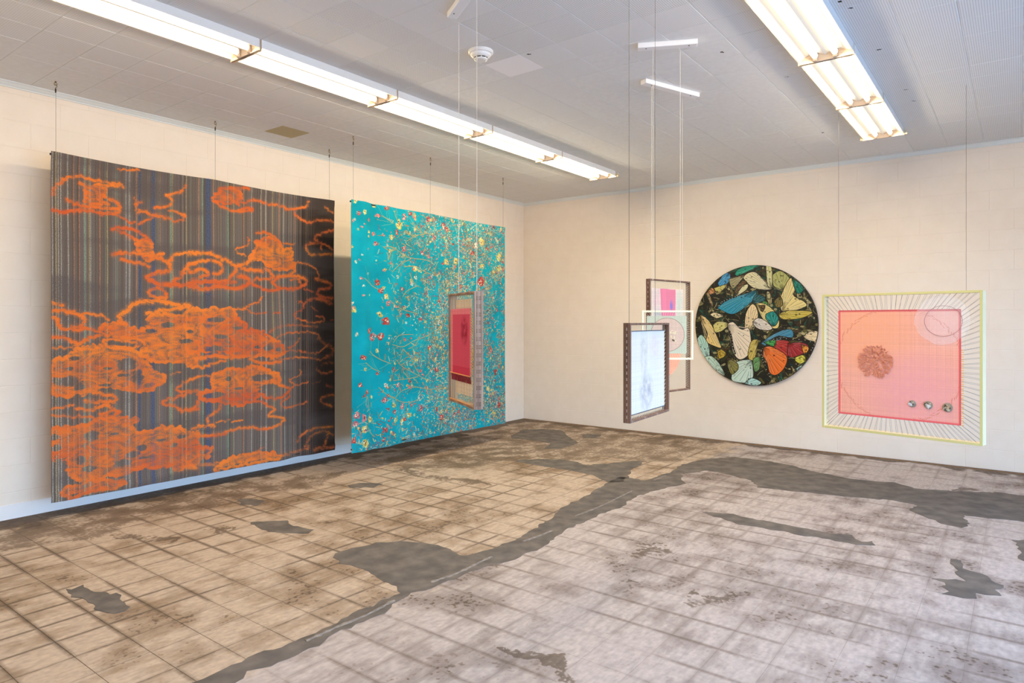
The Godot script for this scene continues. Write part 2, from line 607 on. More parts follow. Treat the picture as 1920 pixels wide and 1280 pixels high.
# box with chamfered edges; t places it
func cbox(s: SurfaceTool, c: Vector3, size: Vector3, bev: float = 0.0, t: Transform3D = Transform3D.IDENTITY) -> void:
	var hs := size * 0.5
	var bb := minf(bev, minf(hs.x, minf(hs.y, hs.z)) * 0.9)
	var mid := t * c
	for ax in 3:
		var u := (ax + 1) % 3
		var v := (ax + 2) % 3
		for sg in [-1.0, 1.0]:
			var q := []
			for k in [[-1.0, -1.0], [1.0, -1.0], [1.0, 1.0], [-1.0, 1.0]]:
				var p := Vector3.ZERO
				p[ax] = hs[ax] * sg
				p[u] = (hs[u] - bb) * k[0]
				p[v] = (hs[v] - bb) * k[1]
				q.append(t * (c + p))
			face(s, q, mid, [Vector2(0, 1), Vector2(1, 1), Vector2(1, 0), Vector2(0, 0)])
	if bb <= 0.0:
		return
	for ax in 3:
		var u := (ax + 1) % 3
		var v := (ax + 2) % 3
		for su in [-1.0, 1.0]:
			for sv in [-1.0, 1.0]:
				var q := []
				for k in [[-1.0, 0], [1.0, 0], [1.0, 1], [-1.0, 1]]:
					var p := Vector3.ZERO
					p[ax] = (hs[ax] - bb) * k[0]
					p[u] = su * (hs[u] - (0.0 if k[1] == 0 else bb))
					p[v] = sv * (hs[v] - (bb if k[1] == 0 else 0.0))
					q.append(t * (c + p))
				face(s, q, mid)
	for sx in [-1.0, 1.0]:
		for sy in [-1.0, 1.0]:
			for sz in [-1.0, 1.0]:
				var q := []
				for ax in 3:
					var p := Vector3(sx * (hs.x - bb), sy * (hs.y - bb), sz * (hs.z - bb))
					p[ax] = [sx, sy, sz][ax] * hs[ax]
					q.append(t * (c + p))
				face(s, q, mid)


func tube(s: SurfaceTool, path: Array, r: float, n: int = 6, cap: bool = true) -> void:
	var rings := []
	var nrm := []
	for i in path.size():
		var p: Vector3 = path[i]
		var d: Vector3 = (path[mini(i + 1, path.size() - 1)] - path[maxi(i - 1, 0)]).normalized()
		var e := d.cross(Vector3(0.31, 0.17, 0.93) if absf(d.z) < 0.9 else Vector3(1, 0.1, 0)).normalized()
		var f := d.cross(e)
		var ring := []
		var rn := []
		for k in n:
			var a := TAU * k / n
			var o := e * cos(a) + f * sin(a)
			ring.append(p + o * r)
			rn.append(o)
		rings.append(ring)
		nrm.append(rn)
	for i in path.size() - 1:
		for k in n:
			var k2 := (k + 1) % n
			quad_n(s, [rings[i][k], rings[i][k2], rings[i + 1][k2], rings[i + 1][k]], [nrm[i][k], nrm[i][k2], nrm[i + 1][k2], nrm[i + 1][k]])
	if cap:
		var mid: Vector3 = (path[0] + path[1]) * 0.5
		face(s, rings[0], mid)
		var j := path.size() - 1
		face(s, rings[j], (path[j] + path[j - 1]) * 0.5)


# profile of (radius, height) turned about y
func lathe(s: SurfaceTool, c: Vector3, prof: Array, n: int = 32) -> void:
	for i in prof.size() - 1:
		var a: Vector2 = prof[i]
		var b: Vector2 = prof[i + 1]
		var t := b - a
		var nn := Vector2(-t.y, t.x).normalized()
		for k in n:
			var a0 := TAU * k / n
			var a1 := TAU * (k + 1) / n
			var q := []
			var qn := []
			for e in [[a, a0], [a, a1], [b, a1], [b, a0]]:
				var d := Vector3(cos(e[1]), 0, sin(e[1]))
				q.append(c + d * e[0].x + Vector3(0, e[0].y, 0))
				qn.append(d * nn.x + Vector3(0, nn.y, 0))
			quad_n(s, q, qn)


func ring(c: Vector3, ex: Vector3, ey: Vector3, r: float, n: int = 40, sweep: float = TAU) -> Array:
	var o := []
	for i in n + 1:
		var a := sweep * i / n
		o.append(c + (ex * cos(a) + ey * sin(a)) * r)
	return o


# ---------------------------------------------------------------- naming
func numbered(called: String) -> String:
	var k: int = names.get(called, 0)
	names[called] = k + 1
	return called if k == 0 else "%s_%03d" % [called, k]


func tag(o: Node, label: String, category: String, group: String = "", kind: String = "") -> void:
	if label:
		o.set_meta("label", label)
	if category:
		o.set_meta("category", category)
	if group:
		o.set_meta("group", group)
	if kind:
		o.set_meta("kind", kind)


func thing(called: String, label: String, category: String, at: Vector3, group: String = "") -> Node3D:
	var o := Node3D.new()
	o.name = numbered(called)
	add_child(o)
	o.position = at
	tag(o, label, category, group)
	return o


func structure(called: String, label: String) -> Node3D:
	var o := Node3D.new()
	o.name = called
	add_child(o)
	tag(o, label, "", "", "structure")
	return o


func part(called: String, s: SurfaceTool, m: Material, parent: Node, at: Vector3 = Vector3.ZERO) -> MeshInstance3D:
	return part_mesh(called, s.commit(), m, parent, at)


func part_mesh(called: String, me: Mesh, m: Material, parent: Node, at: Vector3 = Vector3.ZERO) -> MeshInstance3D:
	var o := MeshInstance3D.new()
	o.name = called
	o.mesh = me
	o.material_override = m
	o.position = at
	parent.add_child(o, true)
	return o


# ---------------------------------------------------------------- materials
func mat(c: Color, rough: float = 0.8, spec: float = 0.4) -> StandardMaterial3D:
	var m := StandardMaterial3D.new()
	m.albedo_color = c
	m.roughness = rough
	m.metallic_specular = spec
	return m


func tmat(t: Texture2D, rough: float = 0.9, spec: float = 0.25) -> StandardMaterial3D:
	var m := mat(Color.WHITE, rough, spec)
	m.albedo_texture = t
	return m


func noise_tex(freq: float, seed_: int, lo: Color, hi: Color, size: int = 512, oct: int = 4) -> Texture2D:
	var f := FastNoiseLite.new()
	f.seed = seed_
	f.frequency = freq
	f.fractal_octaves = oct
	var im := f.get_seamless_image(size, size)
	im.convert(Image.FORMAT_L8)
	var d := im.get_data()
	var o := PackedByteArray()
	o.resize(size * size * 3)
	for i in d.size():
		var c := lo.lerp(hi, d[i] / 255.0)
		o[i * 3] = c.r8
		o[i * 3 + 1] = c.g8
		o[i * 3 + 2] = c.b8
	return ImageTexture.create_from_image(Image.create_from_data(size, size, false, Image.FORMAT_RGB8, o))


func world_tri(m: StandardMaterial3D, metres: float) -> StandardMaterial3D:
	m.uv1_triplanar = true
	m.uv1_world_triplanar = true
	m.uv1_scale = Vector3.ONE / metres
	return m


func wood(base: Color, seed_: int) -> StandardMaterial3D:
	var f := FastNoiseLite.new()
	f.seed = seed_
	f.frequency = 0.02
	f.fractal_octaves = 4
	var cv := Cv.new(256, 256, base)
	for y in 256:
		for x in 256:
			var k := f.get_noise_2d(x * 4.0, y * 0.25) * 0.35 + f.get_noise_2d(x * 0.4, y * 0.1) * 0.3
			var c := base.lightened(k) if k > 0.0 else base.darkened(-k)
			cv.put(x, y, c, 1.0)
	var m := tmat(cv.tex(), 0.55, 0.4)
	m.uv1_triplanar = true
	m.uv1_scale = Vector3(6, 1.2, 6)
	return m


func make_materials() -> void:
	# wall paint: one warm white, with faint roller mottling
	M.wall = world_tri(tmat(noise_tex(0.02, 3, Color8(231, 217, 198), Color8(235, 222, 204), 512), 0.75, 0.3), 2.3)
	M.wall_core = M.wall
	M.trim = mat(Color8(222, 224, 217), 0.5, 0.45)
	M.base_white = mat(Color8(230, 226, 220), 0.55, 0.4)
	M.core = mat(Color8(120, 112, 100), 0.9)
	M.joint = world_tri(tmat(noise_tex(0.03, 9, Color8(112, 90, 70), Color8(152, 126, 102), 256), 0.95, 0.2), 0.6)
	M.tan_board = mat(Color8(192, 178, 140), 0.8)
	M.plain_board = mat(Color8(242, 239, 238), 0.6)
	M.white_steel = mat(Color8(236, 234, 226), 0.35, 0.5)
	M.socket = mat(Color8(214, 190, 164), 0.5)
	M.end_cap = mat(Color8(233, 214, 172), 0.6)
	M.batten = mat(Color8(238, 236, 234), 0.45, 0.4)
	M.plastic = mat(Color8(236, 233, 226), 0.4, 0.5)
	M.dark = mat(Color8(60, 52, 44), 0.7)
	M.brass = mat(Color8(120, 104, 78), 0.4)
	M.brass.metallic = 0.7
	M.wire_dark = mat(Color8(92, 84, 76), 0.5)
	M.wire_pale = mat(Color8(236, 230, 214), 0.6)
	M.rod = mat(Color8(40, 36, 34), 0.6)
	M.tube = mat(Color8(250, 248, 240), 0.3)
	M.tube.emission_enabled = true
	M.tube.emission = Color(1.0, 0.95, 0.86)
	M.tube.emission_energy_multiplier = TUBE_GLOW
	M.walnut = wood(Color8(116, 84, 66), 5)
	M.walnut_pale = wood(Color8(146, 116, 94), 6)
	M.cream_wood = mat(Color8(242, 228, 186), 0.35, 0.5)
	M.yellow_wood = mat(Color8(206, 198, 132), 0.4, 0.45)
	M.thread_grey = mat(Color8(112, 104, 100), 0.8)
	M.thread_cream = mat(Color8(226, 214, 186), 0.8)
	M.thread_brown = mat(Color8(96, 72, 48), 0.8)
	M.alu = mat(Color8(190, 190, 188), 0.4)
	M.pave = world_tri(tmat(noise_tex(0.03, 21, Color8(150, 150, 150), Color8(176, 176, 174), 256), 0.9), 3.0)
	M.glass = mat(Color(0.92, 0.96, 0.96, 0.06), 0.02, 0.5)
	M.glass.transparency = BaseMaterial3D.TRANSPARENCY_ALPHA
	M.patch = world_tri(tmat(noise_tex(0.012, 31, Color8(88, 84, 80), Color8(122, 114, 107), 512, 5), 0.85, 0.3), 1.1)
	M.ridge = world_tri(tmat(noise_tex(0.04, 33, Color8(104, 98, 92), Color8(156, 148, 140), 256), 0.85), 0.5)
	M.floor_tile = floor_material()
	var perf := perforated(0.66)
	var soft := perforated(0.90)
	M.ceil_open = tmat(perf, 0.85, 0.3)
	M.ceil_soft = tmat(soft, 0.85, 0.3)
	M.ceil_plain = world_tri(tmat(noise_tex(0.05, 41, Color8(225, 224, 220), Color8(232, 231, 227), 256), 0.85), 0.8)


# acoustic tile: rows of small holes
func perforated(k: float) -> ImageTexture:
	var base := Color8(229, 228, 224)
	var cv := Cv.new(552, 552, base)
	var hole := Color(base.r * k, base.g * k, base.b * k)
	for j in 23:
		for i in 23:
			cv.disc(i * 24 + 12, j * 24 + 12, 4.4, 4.4, hole, 1.0)
	return cv.tex()


# the bare floor: worn tan tiles with brown residue along the joints, stains and broad browner areas, 5 mm to a pixel
func floor_material() -> StandardMaterial3D:
	var n := 2048
	var m := 0.005
	var a := noise_bytes(512, 0.012, 4, 51, n)
	var b := noise_bytes(1024, 0.03, 4, 52, n)
	var c := noise_bytes(n, 0.12, 3, 53, n)
	var d := noise_bytes(512, 0.02, 3, 54, n)
	var ns := scrub_bytes(n)
	var brown_mask := PackedByteArray()
	brown_mask.resize(n * n)
	for poly in BROWN_AREAS:
		fill_mask(brown_mask, n, pts(poly, 0, 1.0 / m, 1.0 / m), 150 if poly.size() > 24 else 200)
	var o := PackedByteArray()
	o.resize(n * n * 3)
	var lx := PackedFloat32Array()
	var lz := PackedFloat32Array()
	for i in n:
		var g := fposmod(i * m / FLOOR_TILE + 0.5, 1.0) - 0.5
		lx.append(maxf(0.0, 1.0 - absf(g) * FLOOR_TILE / (0.017 if i * m < 3.37 else 0.026)))
		g = fposmod(i * m / FLOOR_TILE - FLOOR_Z0 + 0.5, 1.0) - 0.5
		lz.append(maxf(0.0, 1.0 - absf(g) * FLOOR_TILE / 0.021))
	for j in n:
		var z := j * m
		for i in n:
			var k := j * n + i
			var na := a[k] / 255.0
			var nb := b[k] / 255.0
			var nc := c[k] / 255.0
			var nd := d[k] / 255.0
			var x := i * m
			# tone of the worn tile
			var t := clampf(0.20 + (na - 0.5) * 1.1 + (nb - 0.5) * 1.25 + (ns[k] / 255.0 - 0.5) * 0.5 + (nd - 0.5) * 0.4, 0.0, 1.0)
			var r := 196.0 - 58.0 * t
			var g := 177.0 - 62.0 * t
			var bl := 157.0 - 66.0 * t
			var f := 1.0 + (nc - 0.5) * 0.12
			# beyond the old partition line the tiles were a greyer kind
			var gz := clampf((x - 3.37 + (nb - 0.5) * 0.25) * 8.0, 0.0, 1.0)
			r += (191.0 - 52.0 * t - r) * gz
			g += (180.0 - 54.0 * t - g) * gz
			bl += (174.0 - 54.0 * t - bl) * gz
			# residue along the joints
			var l := maxf(lx[i] * (0.9 if x < 3.37 else 0.3), lz[j] * (0.85 if x < 3.37 else 0.6)) * clampf(0.30 + (nd - 0.45) * 2.4 + (nc - 0.5) * 1.0, 0.04, 0.75)
			# dark specks and scuffs
			var sp := clampf((nc * 0.70 + nb * 0.46 - 0.735) * 6.5, 0.0, 0.75) * clampf((na - 0.32) * 3.0, 0.25, 1.0)
			# dark strip along the two walls: old glue with tapestry shade painted in
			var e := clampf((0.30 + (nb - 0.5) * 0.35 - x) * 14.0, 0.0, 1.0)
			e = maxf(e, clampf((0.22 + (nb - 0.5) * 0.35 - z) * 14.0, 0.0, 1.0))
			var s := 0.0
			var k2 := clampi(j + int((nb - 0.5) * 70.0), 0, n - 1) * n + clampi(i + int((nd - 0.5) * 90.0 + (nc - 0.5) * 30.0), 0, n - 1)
			if brown_mask[k2] > 0:
				s = clampf((nb * 0.8 + nc * 0.7 + ns[k] / 255.0 * 0.2 - 0.62) * 2.6, 0.0, 0.62) * brown_mask[k2] / 200.0
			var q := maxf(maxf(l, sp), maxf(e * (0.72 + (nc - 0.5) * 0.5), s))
			o[k * 3] = int(clampf((r + (82.0 - r) * q) * f, 0.0, 255.0))
			o[k * 3 + 1] = int(clampf((g + (68.0 - g) * q) * f, 0.0, 255.0))
			o[k * 3 + 2] = int(clampf((bl + (55.0 - bl) * q) * f, 0.0, 255.0))
	var mt := tmat(ImageTexture.create_from_image(Image.create_from_data(n, n, false, Image.FORMAT_RGB8, o)), 0.72, 0.35)
	mt.uv1_triplanar = true
	mt.uv1_world_triplanar = true
	mt.uv1_scale = Vector3.ONE / (n * m)
	mt.detail_enabled = true
	mt.detail_blend_mode = BaseMaterial3D.BLEND_MODE_MUL
	mt.detail_uv_layer = BaseMaterial3D.DETAIL_UV_2
	mt.detail_albedo = streak_tex(57)
	mt.uv2_triplanar = true
	mt.uv2_world_triplanar = true
	mt.uv2_scale = Vector3.ONE / 1.1
	return mt


# fine brushed grain
func streak_tex(seed_: int) -> ImageTexture:
	var f := FastNoiseLite.new()
	f.seed = seed_
	f.frequency = 0.06
	f.fractal_octaves = 4
	var im := f.get_seamless_image(512, 160)
	im.resize(512, 512, Image.INTERPOLATE_CUBIC)
	im.convert(Image.FORMAT_L8)
	var d := im.get_data()
	for i in d.size():
		d[i] = int(clampf(220.0 + d[i] * 0.14, 0.0, 255.0))
	return ImageTexture.create_from_image(Image.create_from_data(512, 512, false, Image.FORMAT_L8, d))


# long thin scrub marks, drawn out along the room
func scrub_bytes(n: int) -> PackedByteArray:
	var f := FastNoiseLite.new()
	f.seed = 58
	f.frequency = 0.05
	f.fractal_octaves = 4
	var im := f.get_image(n, n / 8)
	im.resize(n, n, Image.INTERPOLATE_BILINEAR)
	im.convert(Image.FORMAT_L8)
	return im.get_data()


func fill_mask(mask: PackedByteArray, n: int, p: PackedVector2Array, v: int) -> void:
	var lo := n
	var hi := 0
	for q in p:
		lo = mini(lo, int(q.y))
		hi = maxi(hi, int(q.y))
	for y in range(maxi(0, lo), mini(n - 1, hi) + 1):
		var xs := []
		for i in p.size():
			var s := p[i]
			var t := p[(i + 1) % p.size()]
			if (s.y <= y) != (t.y <= y):
				xs.append(s.x + (y - s.y) / (t.y - s.y) * (t.x - s.x))
		xs.sort()
		for i in range(0, xs.size() - 1, 2):
			for x in range(clampi(int(xs[i]), 0, n - 1), clampi(int(xs[i + 1]), 0, n - 1)):
				mask[y * n + x] = v


# ---------------------------------------------------------------- the two woven hangings
func cloud_texture() -> ImageTexture:
	var w := 1000
	var h := 1016
	var D := PackedFloat32Array()
	D.resize(w * h)
	var sx := w / 1000.0
	var sy := h / 1000.0
	var f := FastNoiseLite.new()
	f.seed = 77
	f.frequency = 0.03
	for poly in CLOUD_MASSES:
		var dens: float = poly[0]
		var p := pts(poly, 1, sx, sy)
		var fine := PackedVector2Array()
		var cp := p.duplicate()
		cp.append(p[0])
		for q in curve(cp, 8):
			fine.append(q + Vector2(f.get_noise_2d(q.x * 2.0, q.y * 2.0), f.get_noise_2d(q.x * 2.0 + 500.0, q.y * 2.0)) * 14.0)
		var mask := PackedByteArray()
		mask.resize(w * w + w * 40)
		fill_mask(mask, w, fine, 1)
		for k in mini(mask.size(), w * h):
			if mask[k]:
				D[k] = maxf(D[k], dens * 0.72)
		stroke_density(D, w, h, fine, 7.5, dens)
	for hole in CLOUD_HOLES:
		var cx: float = hole[0] * sx
		var cy: float = hole[1] * sy
		var rx: float = maxf(4.0, hole[2] * sx)
		var ry: float = maxf(4.0, hole[3] * sy)
		for y in range(maxi(0, int(cy - ry * 1.4)), mini(h, int(cy + ry * 1.4))):
			for x in range(maxi(0, int(cx - rx * 1.4)), mini(w, int(cx + rx * 1.4))):
				var q := pow((x - cx) / rx, 2) + pow((y - cy) / ry, 2) + f.get_noise_2d(x * 1.6, y * 2.6) * 0.8
				if q < 1.3:
					D[y * w + x] *= clampf(q * q * 0.7, 0.05, 1.0)
	for sk in CLOUD_STROKES:
		var p := curve(pts(sk, 2, sx, sy), 8)
		var fine := PackedVector2Array()
		for q in p:
			fine.append(q + Vector2(f.get_noise_2d(q.x * 2.4, q.y * 2.4), f.get_noise_2d(q.x * 2.4 + 300.0, q.y * 2.4)) * 8.0)
		stroke_density(D, w, h, fine, float(sk[0]) * 0.42, float(sk[1]))
		stroke_density(D, w, h, fine, float(sk[0]) * 0.85, float(sk[1]) * 0.42)
	# warp stripes
	var r2 := RandomNumberGenerator.new()
	r2.seed = 11
	var colr := PackedFloat32Array()
	var colg := PackedFloat32Array()
	var colb := PackedFloat32Array()
	var shine := PackedFloat32Array()
	for x in w:
		colr.append(108.0)
		colg.append(99.0)
		colb.append(92.0)
		shine.append(0.0)
	var tones := {"w": Color8(176, 172, 160), "y": Color8(172, 160, 112), "g": Color8(126, 168, 142), "o": Color8(182, 124, 92), "b": Color8(64, 84, 124), "k": Color8(58, 50, 47), "v": Color8(104, 94, 128), "s": Color8(112, 122, 130)}
	var x := 0
	while x < w:
		var wid := r2.randi_range(1, 7)
		var pick: String = "kkkkwwsyvogsskkb"[r2.randi_range(0, 15)]
		var amt := r2.randf_range(0.08, 0.36)
		if pick != "k" and wid > 3:
			wid = 2
		var cc: Color = tones[pick]
		for i in range(x, mini(w, x + wid)):
			colr[i] = lerpf(colr[i], cc.r8, amt)
			colg[i] = lerpf(colg[i], cc.g8, amt)
			colb[i] = lerpf(colb[i], cc.b8, amt)
		x += wid + r2.randi_range(0, 5)
	for sp in STRIPES:
		var cc: Color = tones[sp[2]]
		for i in range(int(sp[0] * sx), int((sp[0] + sp[1]) * sx) + 1):
			if i >= 0 and i < w:
				colr[i] = lerpf(colr[i], cc.r8, 0.58)
				colg[i] = lerpf(colg[i], cc.g8, 0.58)
				colb[i] = lerpf(colb[i], cc.b8, 0.58)
				shine[i] = 0.55
	# warp columns darken at random, more often toward one selvedge
	for i in w:
		var k := (0.85 if i / float(w) > 0.905 else 0.72) if r2.randf() < (i / float(w) - 0.79) * 9.0 else 0.0
		colr[i] = lerpf(colr[i], 44.0, k)
		colg[i] = lerpf(colg[i], 37.0, k)
		colb[i] = lerpf(colb[i], 34.0, k)
	var grain := noise_bytes(1024, 0.35, 2, 13, 1024)
	var swirl := FastNoiseLite.new()
	swirl.seed = 17
	swirl.frequency = 0.0075
	swirl.fractal_octaves = 2
	swirl.domain_warp_enabled = true
	swirl.domain_warp_amplitude = 30.0
	swirl.domain_warp_frequency = 0.012
	var soft := FastNoiseLite.new()
	soft.seed = 19
	soft.frequency = 0.006
	var o := PackedByteArray()
	o.resize(w * h * 3)
	for y in h:
		for i in w:
			var k := y * w + i
			var gn := grain[y * 1024 + i] / 255.0
			var dd := D[k]
			var cov := 0.0
			if dd > 0.02:
				var nn := swirl.get_noise_2d(i, y * 1.9)
				var ring_ := 0.5 + 0.5 * sin(nn * 15.0)
				var lump := soft.get_noise_2d(i * 3.1 + 900.0, y * 5.2)
				cov = dd * (0.86 + (ring_ - 0.4) * 0.34 + lump * 0.48)
				cov = smoothstep(gn * 1.1 - 0.30, gn * 1.1 + 0.18, cov) * 0.95
			var wv := 1.0 + (gn - 0.5) * (0.30 + shine[i]) + (0.05 if (y + i) % 3 == 0 else -0.03)
			var pl := soft.get_noise_2d(i * 0.2, y)
			# below clouds the stripes sit under plain ground
			var plain := clampf(pl * 1.6, 0.0, 0.5)
			var br := lerpf(colr[i], 92.0, plain) * wv
			var bg := lerpf(colg[i], 84.0, plain) * wv
			var bb := lerpf(colb[i], 82.0, plain) * wv
			var hot := clampf(0.5 + pl * 0.9 + (gn - 0.5) * 0.8, 0.0, 1.0)
			var orr := lerpf(204.0, 238.0, hot)
			var og := lerpf(88.0, 134.0, hot)
			var ob := lerpf(50.0, 52.0, hot)
			if i > 870:
				cov *= 0.8
			o[k * 3] = int(clampf(br + (orr - br) * cov, 0.0, 255.0))
			o[k * 3 + 1] = int(clampf(bg + (og - bg) * cov, 0.0, 255.0))
			o[k * 3 + 2] = int(clampf(bb + (ob - bb) * cov, 0.0, 255.0))
	return ImageTexture.create_from_image(Image.create_from_data(w, h, false, Image.FORMAT_RGB8, o))


func stroke_density(D: PackedFloat32Array, w: int, h: int, p: PackedVector2Array, r: float, dens: float) -> void:
	var step := maxf(1.5, r * 0.3)
	for i in p.size() - 1:
		var n := int(maxf(1.0, p[i].distance_to(p[i + 1]) / step))
		for k in n:
			var q := p[i].lerp(p[i + 1], float(k) / n)
			for y in range(maxi(0, int(q.y - r)), mini(h - 1, int(q.y + r)) + 1):
				for x in range(maxi(0, int(q.x - r)), mini(w - 1, int(q.x + r)) + 1):
					var d := 1.0 - ((x - q.x) * (x - q.x) + (y - q.y) * (y - q.y)) / (r * r)
					if d > 0.0:
						var j := y * w + x
						D[j] = maxf(D[j], dens * minf(1.0, d * 1.3))


func blossom_texture() -> ImageTexture:
	var w := 1000
	var h := 1014
	var cv := Cv.new(w, h, Color8(8, 148, 164))
	var r2 := RandomNumberGenerator.new()
	r2.seed = 23
	var f := FastNoiseLite.new()
	f.seed = 29
	f.frequency = 0.004
	for y in h:
		for x in w:
			var k := f.get_noise_2d(x, y * 1.3) * 0.16 + (r2.randf() - 0.5) * 0.07
			var i := (y * w + x) * 3
			cv.b[i] = int(clampf(cv.b[i] * (1.0 + k * 2.0), 0, 255))
			cv.b[i + 1] = int(clampf(cv.b[i + 1] * (1.0 + k), 0, 255))
			cv.b[i + 2] = int(clampf(cv.b[i + 2] * (1.0 + k), 0, 255))
	var twig := [Color8(176, 154, 96), Color8(196, 178, 118), Color8(146, 112, 74), Color8(116, 128, 130), Color8(164, 170, 156), Color8(104, 90, 116), Color8(172, 130, 72), Color8(96, 84, 76), Color8(72, 110, 116)]
	# a thicket of fine twigs, thicker toward one side and the foot
	for i in 30000:
		var u := r2.randf()
		var v := r2.randf()
		var dens := clampf((u - 0.12) * 1.7, 0.0, 1.0) * (1.0 if u < 0.90 else 0.8)
		dens = maxf(dens, clampf((v - 0.80) * 3.6, 0.0, 0.8))
		dens *= clampf(0.75 + f.get_noise_2d(u * 1400.0, v * 1400.0 + 900.0) * 1.9, 0.15, 1.3)
		if r2.randf() > dens:
			continue
		var p := Vector2(u * w, v * h)
		var a := r2.randf() * TAU
		var seg := PackedVector2Array([p])
		for k in r2.randi_range(1, 3):
			a += r2.randf_range(-0.5, 0.5)
			p += Vector2(cos(a), sin(a)) * r2.randf_range(3.0, 11.0)
			seg.append(p)
		cv.line(seg, 1.7 if r2.randf() < 0.5 else 2.6, twig[r2.randi_range(0, twig.size() - 1)], 0.72)
	# thick drifts of small leaves and buds
	for i in 150:
		var u := clampf(r2.randfn(0.68, 0.17), 0.28, 0.97)
		var v := r2.randf()
		var tone: Color = [Color8(206, 184, 112), Color8(186, 160, 92), Color8(150, 126, 92), Color8(120, 116, 128), Color8(196, 188, 160), Color8(170, 110, 90)][r2.randi_range(0, 5)]
		for k in 34:
			var q := Vector2(u * w + r2.randfn(0.0, 20.0), v * h + r2.randfn(0.0, 34.0))
			cv.disc(q.x, q.y, r2.randf_range(1.2, 3.4), r2.randf_range(1.2, 4.2), tone.lerp(Color8(230, 220, 186) if r2.randf() < 0.4 else Color8(84, 62, 60), r2.randf() * 0.6), 0.8)
	for b in BRANCHES:
		var p := curve(pts(b, 0, w / 1000.0, h / 1000.0), 8)
		cv.line(p, 2.8, Color8(150, 126, 78), 0.7)
		cv.line(p, 1.7, Color8(206, 188, 128), 0.8)
		for k in range(2, p.size() - 1, 3):
			var a := (p[k + 1] - p[k - 1]).angle() + (0.7 if r2.randf() < 0.5 else -0.7) + r2.randf_range(-0.3, 0.3) + PI
			var q := p[k]
			var seg := PackedVector2Array([q])
			for t in r2.randi_range(3, 6):
				a += r2.randf_range(-0.2, 0.2)
				q += Vector2(cos(a), sin(a)) * r2.randf_range(8.0, 16.0)
				seg.append(q)
			cv.line(seg, 1.6, twig[r2.randi_range(0, 2)], 0.7)
	var kinds := {"Y": [Color8(222, 206, 128), Color8(170, 150, 70)], "P": [Color8(206, 138, 132), Color8(150, 70, 80)], "R": [Color8(206, 84, 66), Color8(140, 50, 52)], "W": [Color8(214, 220, 206), Color8(150, 150, 130)]}
	var spots := BLOOMS.duplicate()
	for i in 900:
		var u := r2.randf()
		var v := r2.randf()
		var dens := clampf(0.10 + u * 0.8, 0.0, 0.8)
		dens = maxf(dens, clampf((v - 0.78) * 3.5, 0.0, 0.9))
		if r2.randf() < dens:
			spots.append([u * 1000.0, v * 1000.0, r2.randf_range(3.5, 9.0), "YPRWYPYR"[r2.randi_range(0, 7)]])
	for s in spots:
		bloom(cv, float(s[0]) * w / 1000.0, float(s[1]) * h / 1000.0, maxf(4.0, float(s[2])), kinds[s[3]], r2)
	return cv.tex()


func bloom(cv: Cv, x: float, y: float, r: float, c: Array, r2: RandomNumberGenerator) -> void:
	var n := int(6 + r * 0.8)
	for i in n:
		var a := r2.randf() * TAU
		var d := r * sqrt(r2.randf()) * 0.85
		var rr := r * r2.randf_range(0.18, 0.42)
		cv.disc(x + cos(a) * d, y + sin(a) * d, rr * 0.9, rr, c[0].lerp(c[1], r2.randf()), 0.75)
	for i in int(3 + r * 0.4):
		var a := r2.randf() * TAU
		var d := r * r2.randf() * 0.7
		cv.disc(x + cos(a) * d, y + sin(a) * d, r * 0.13, r * 0.13, Color8(232, 222, 190) if r2.randf() < 0.6 else Color8(86, 40, 48), 0.85)


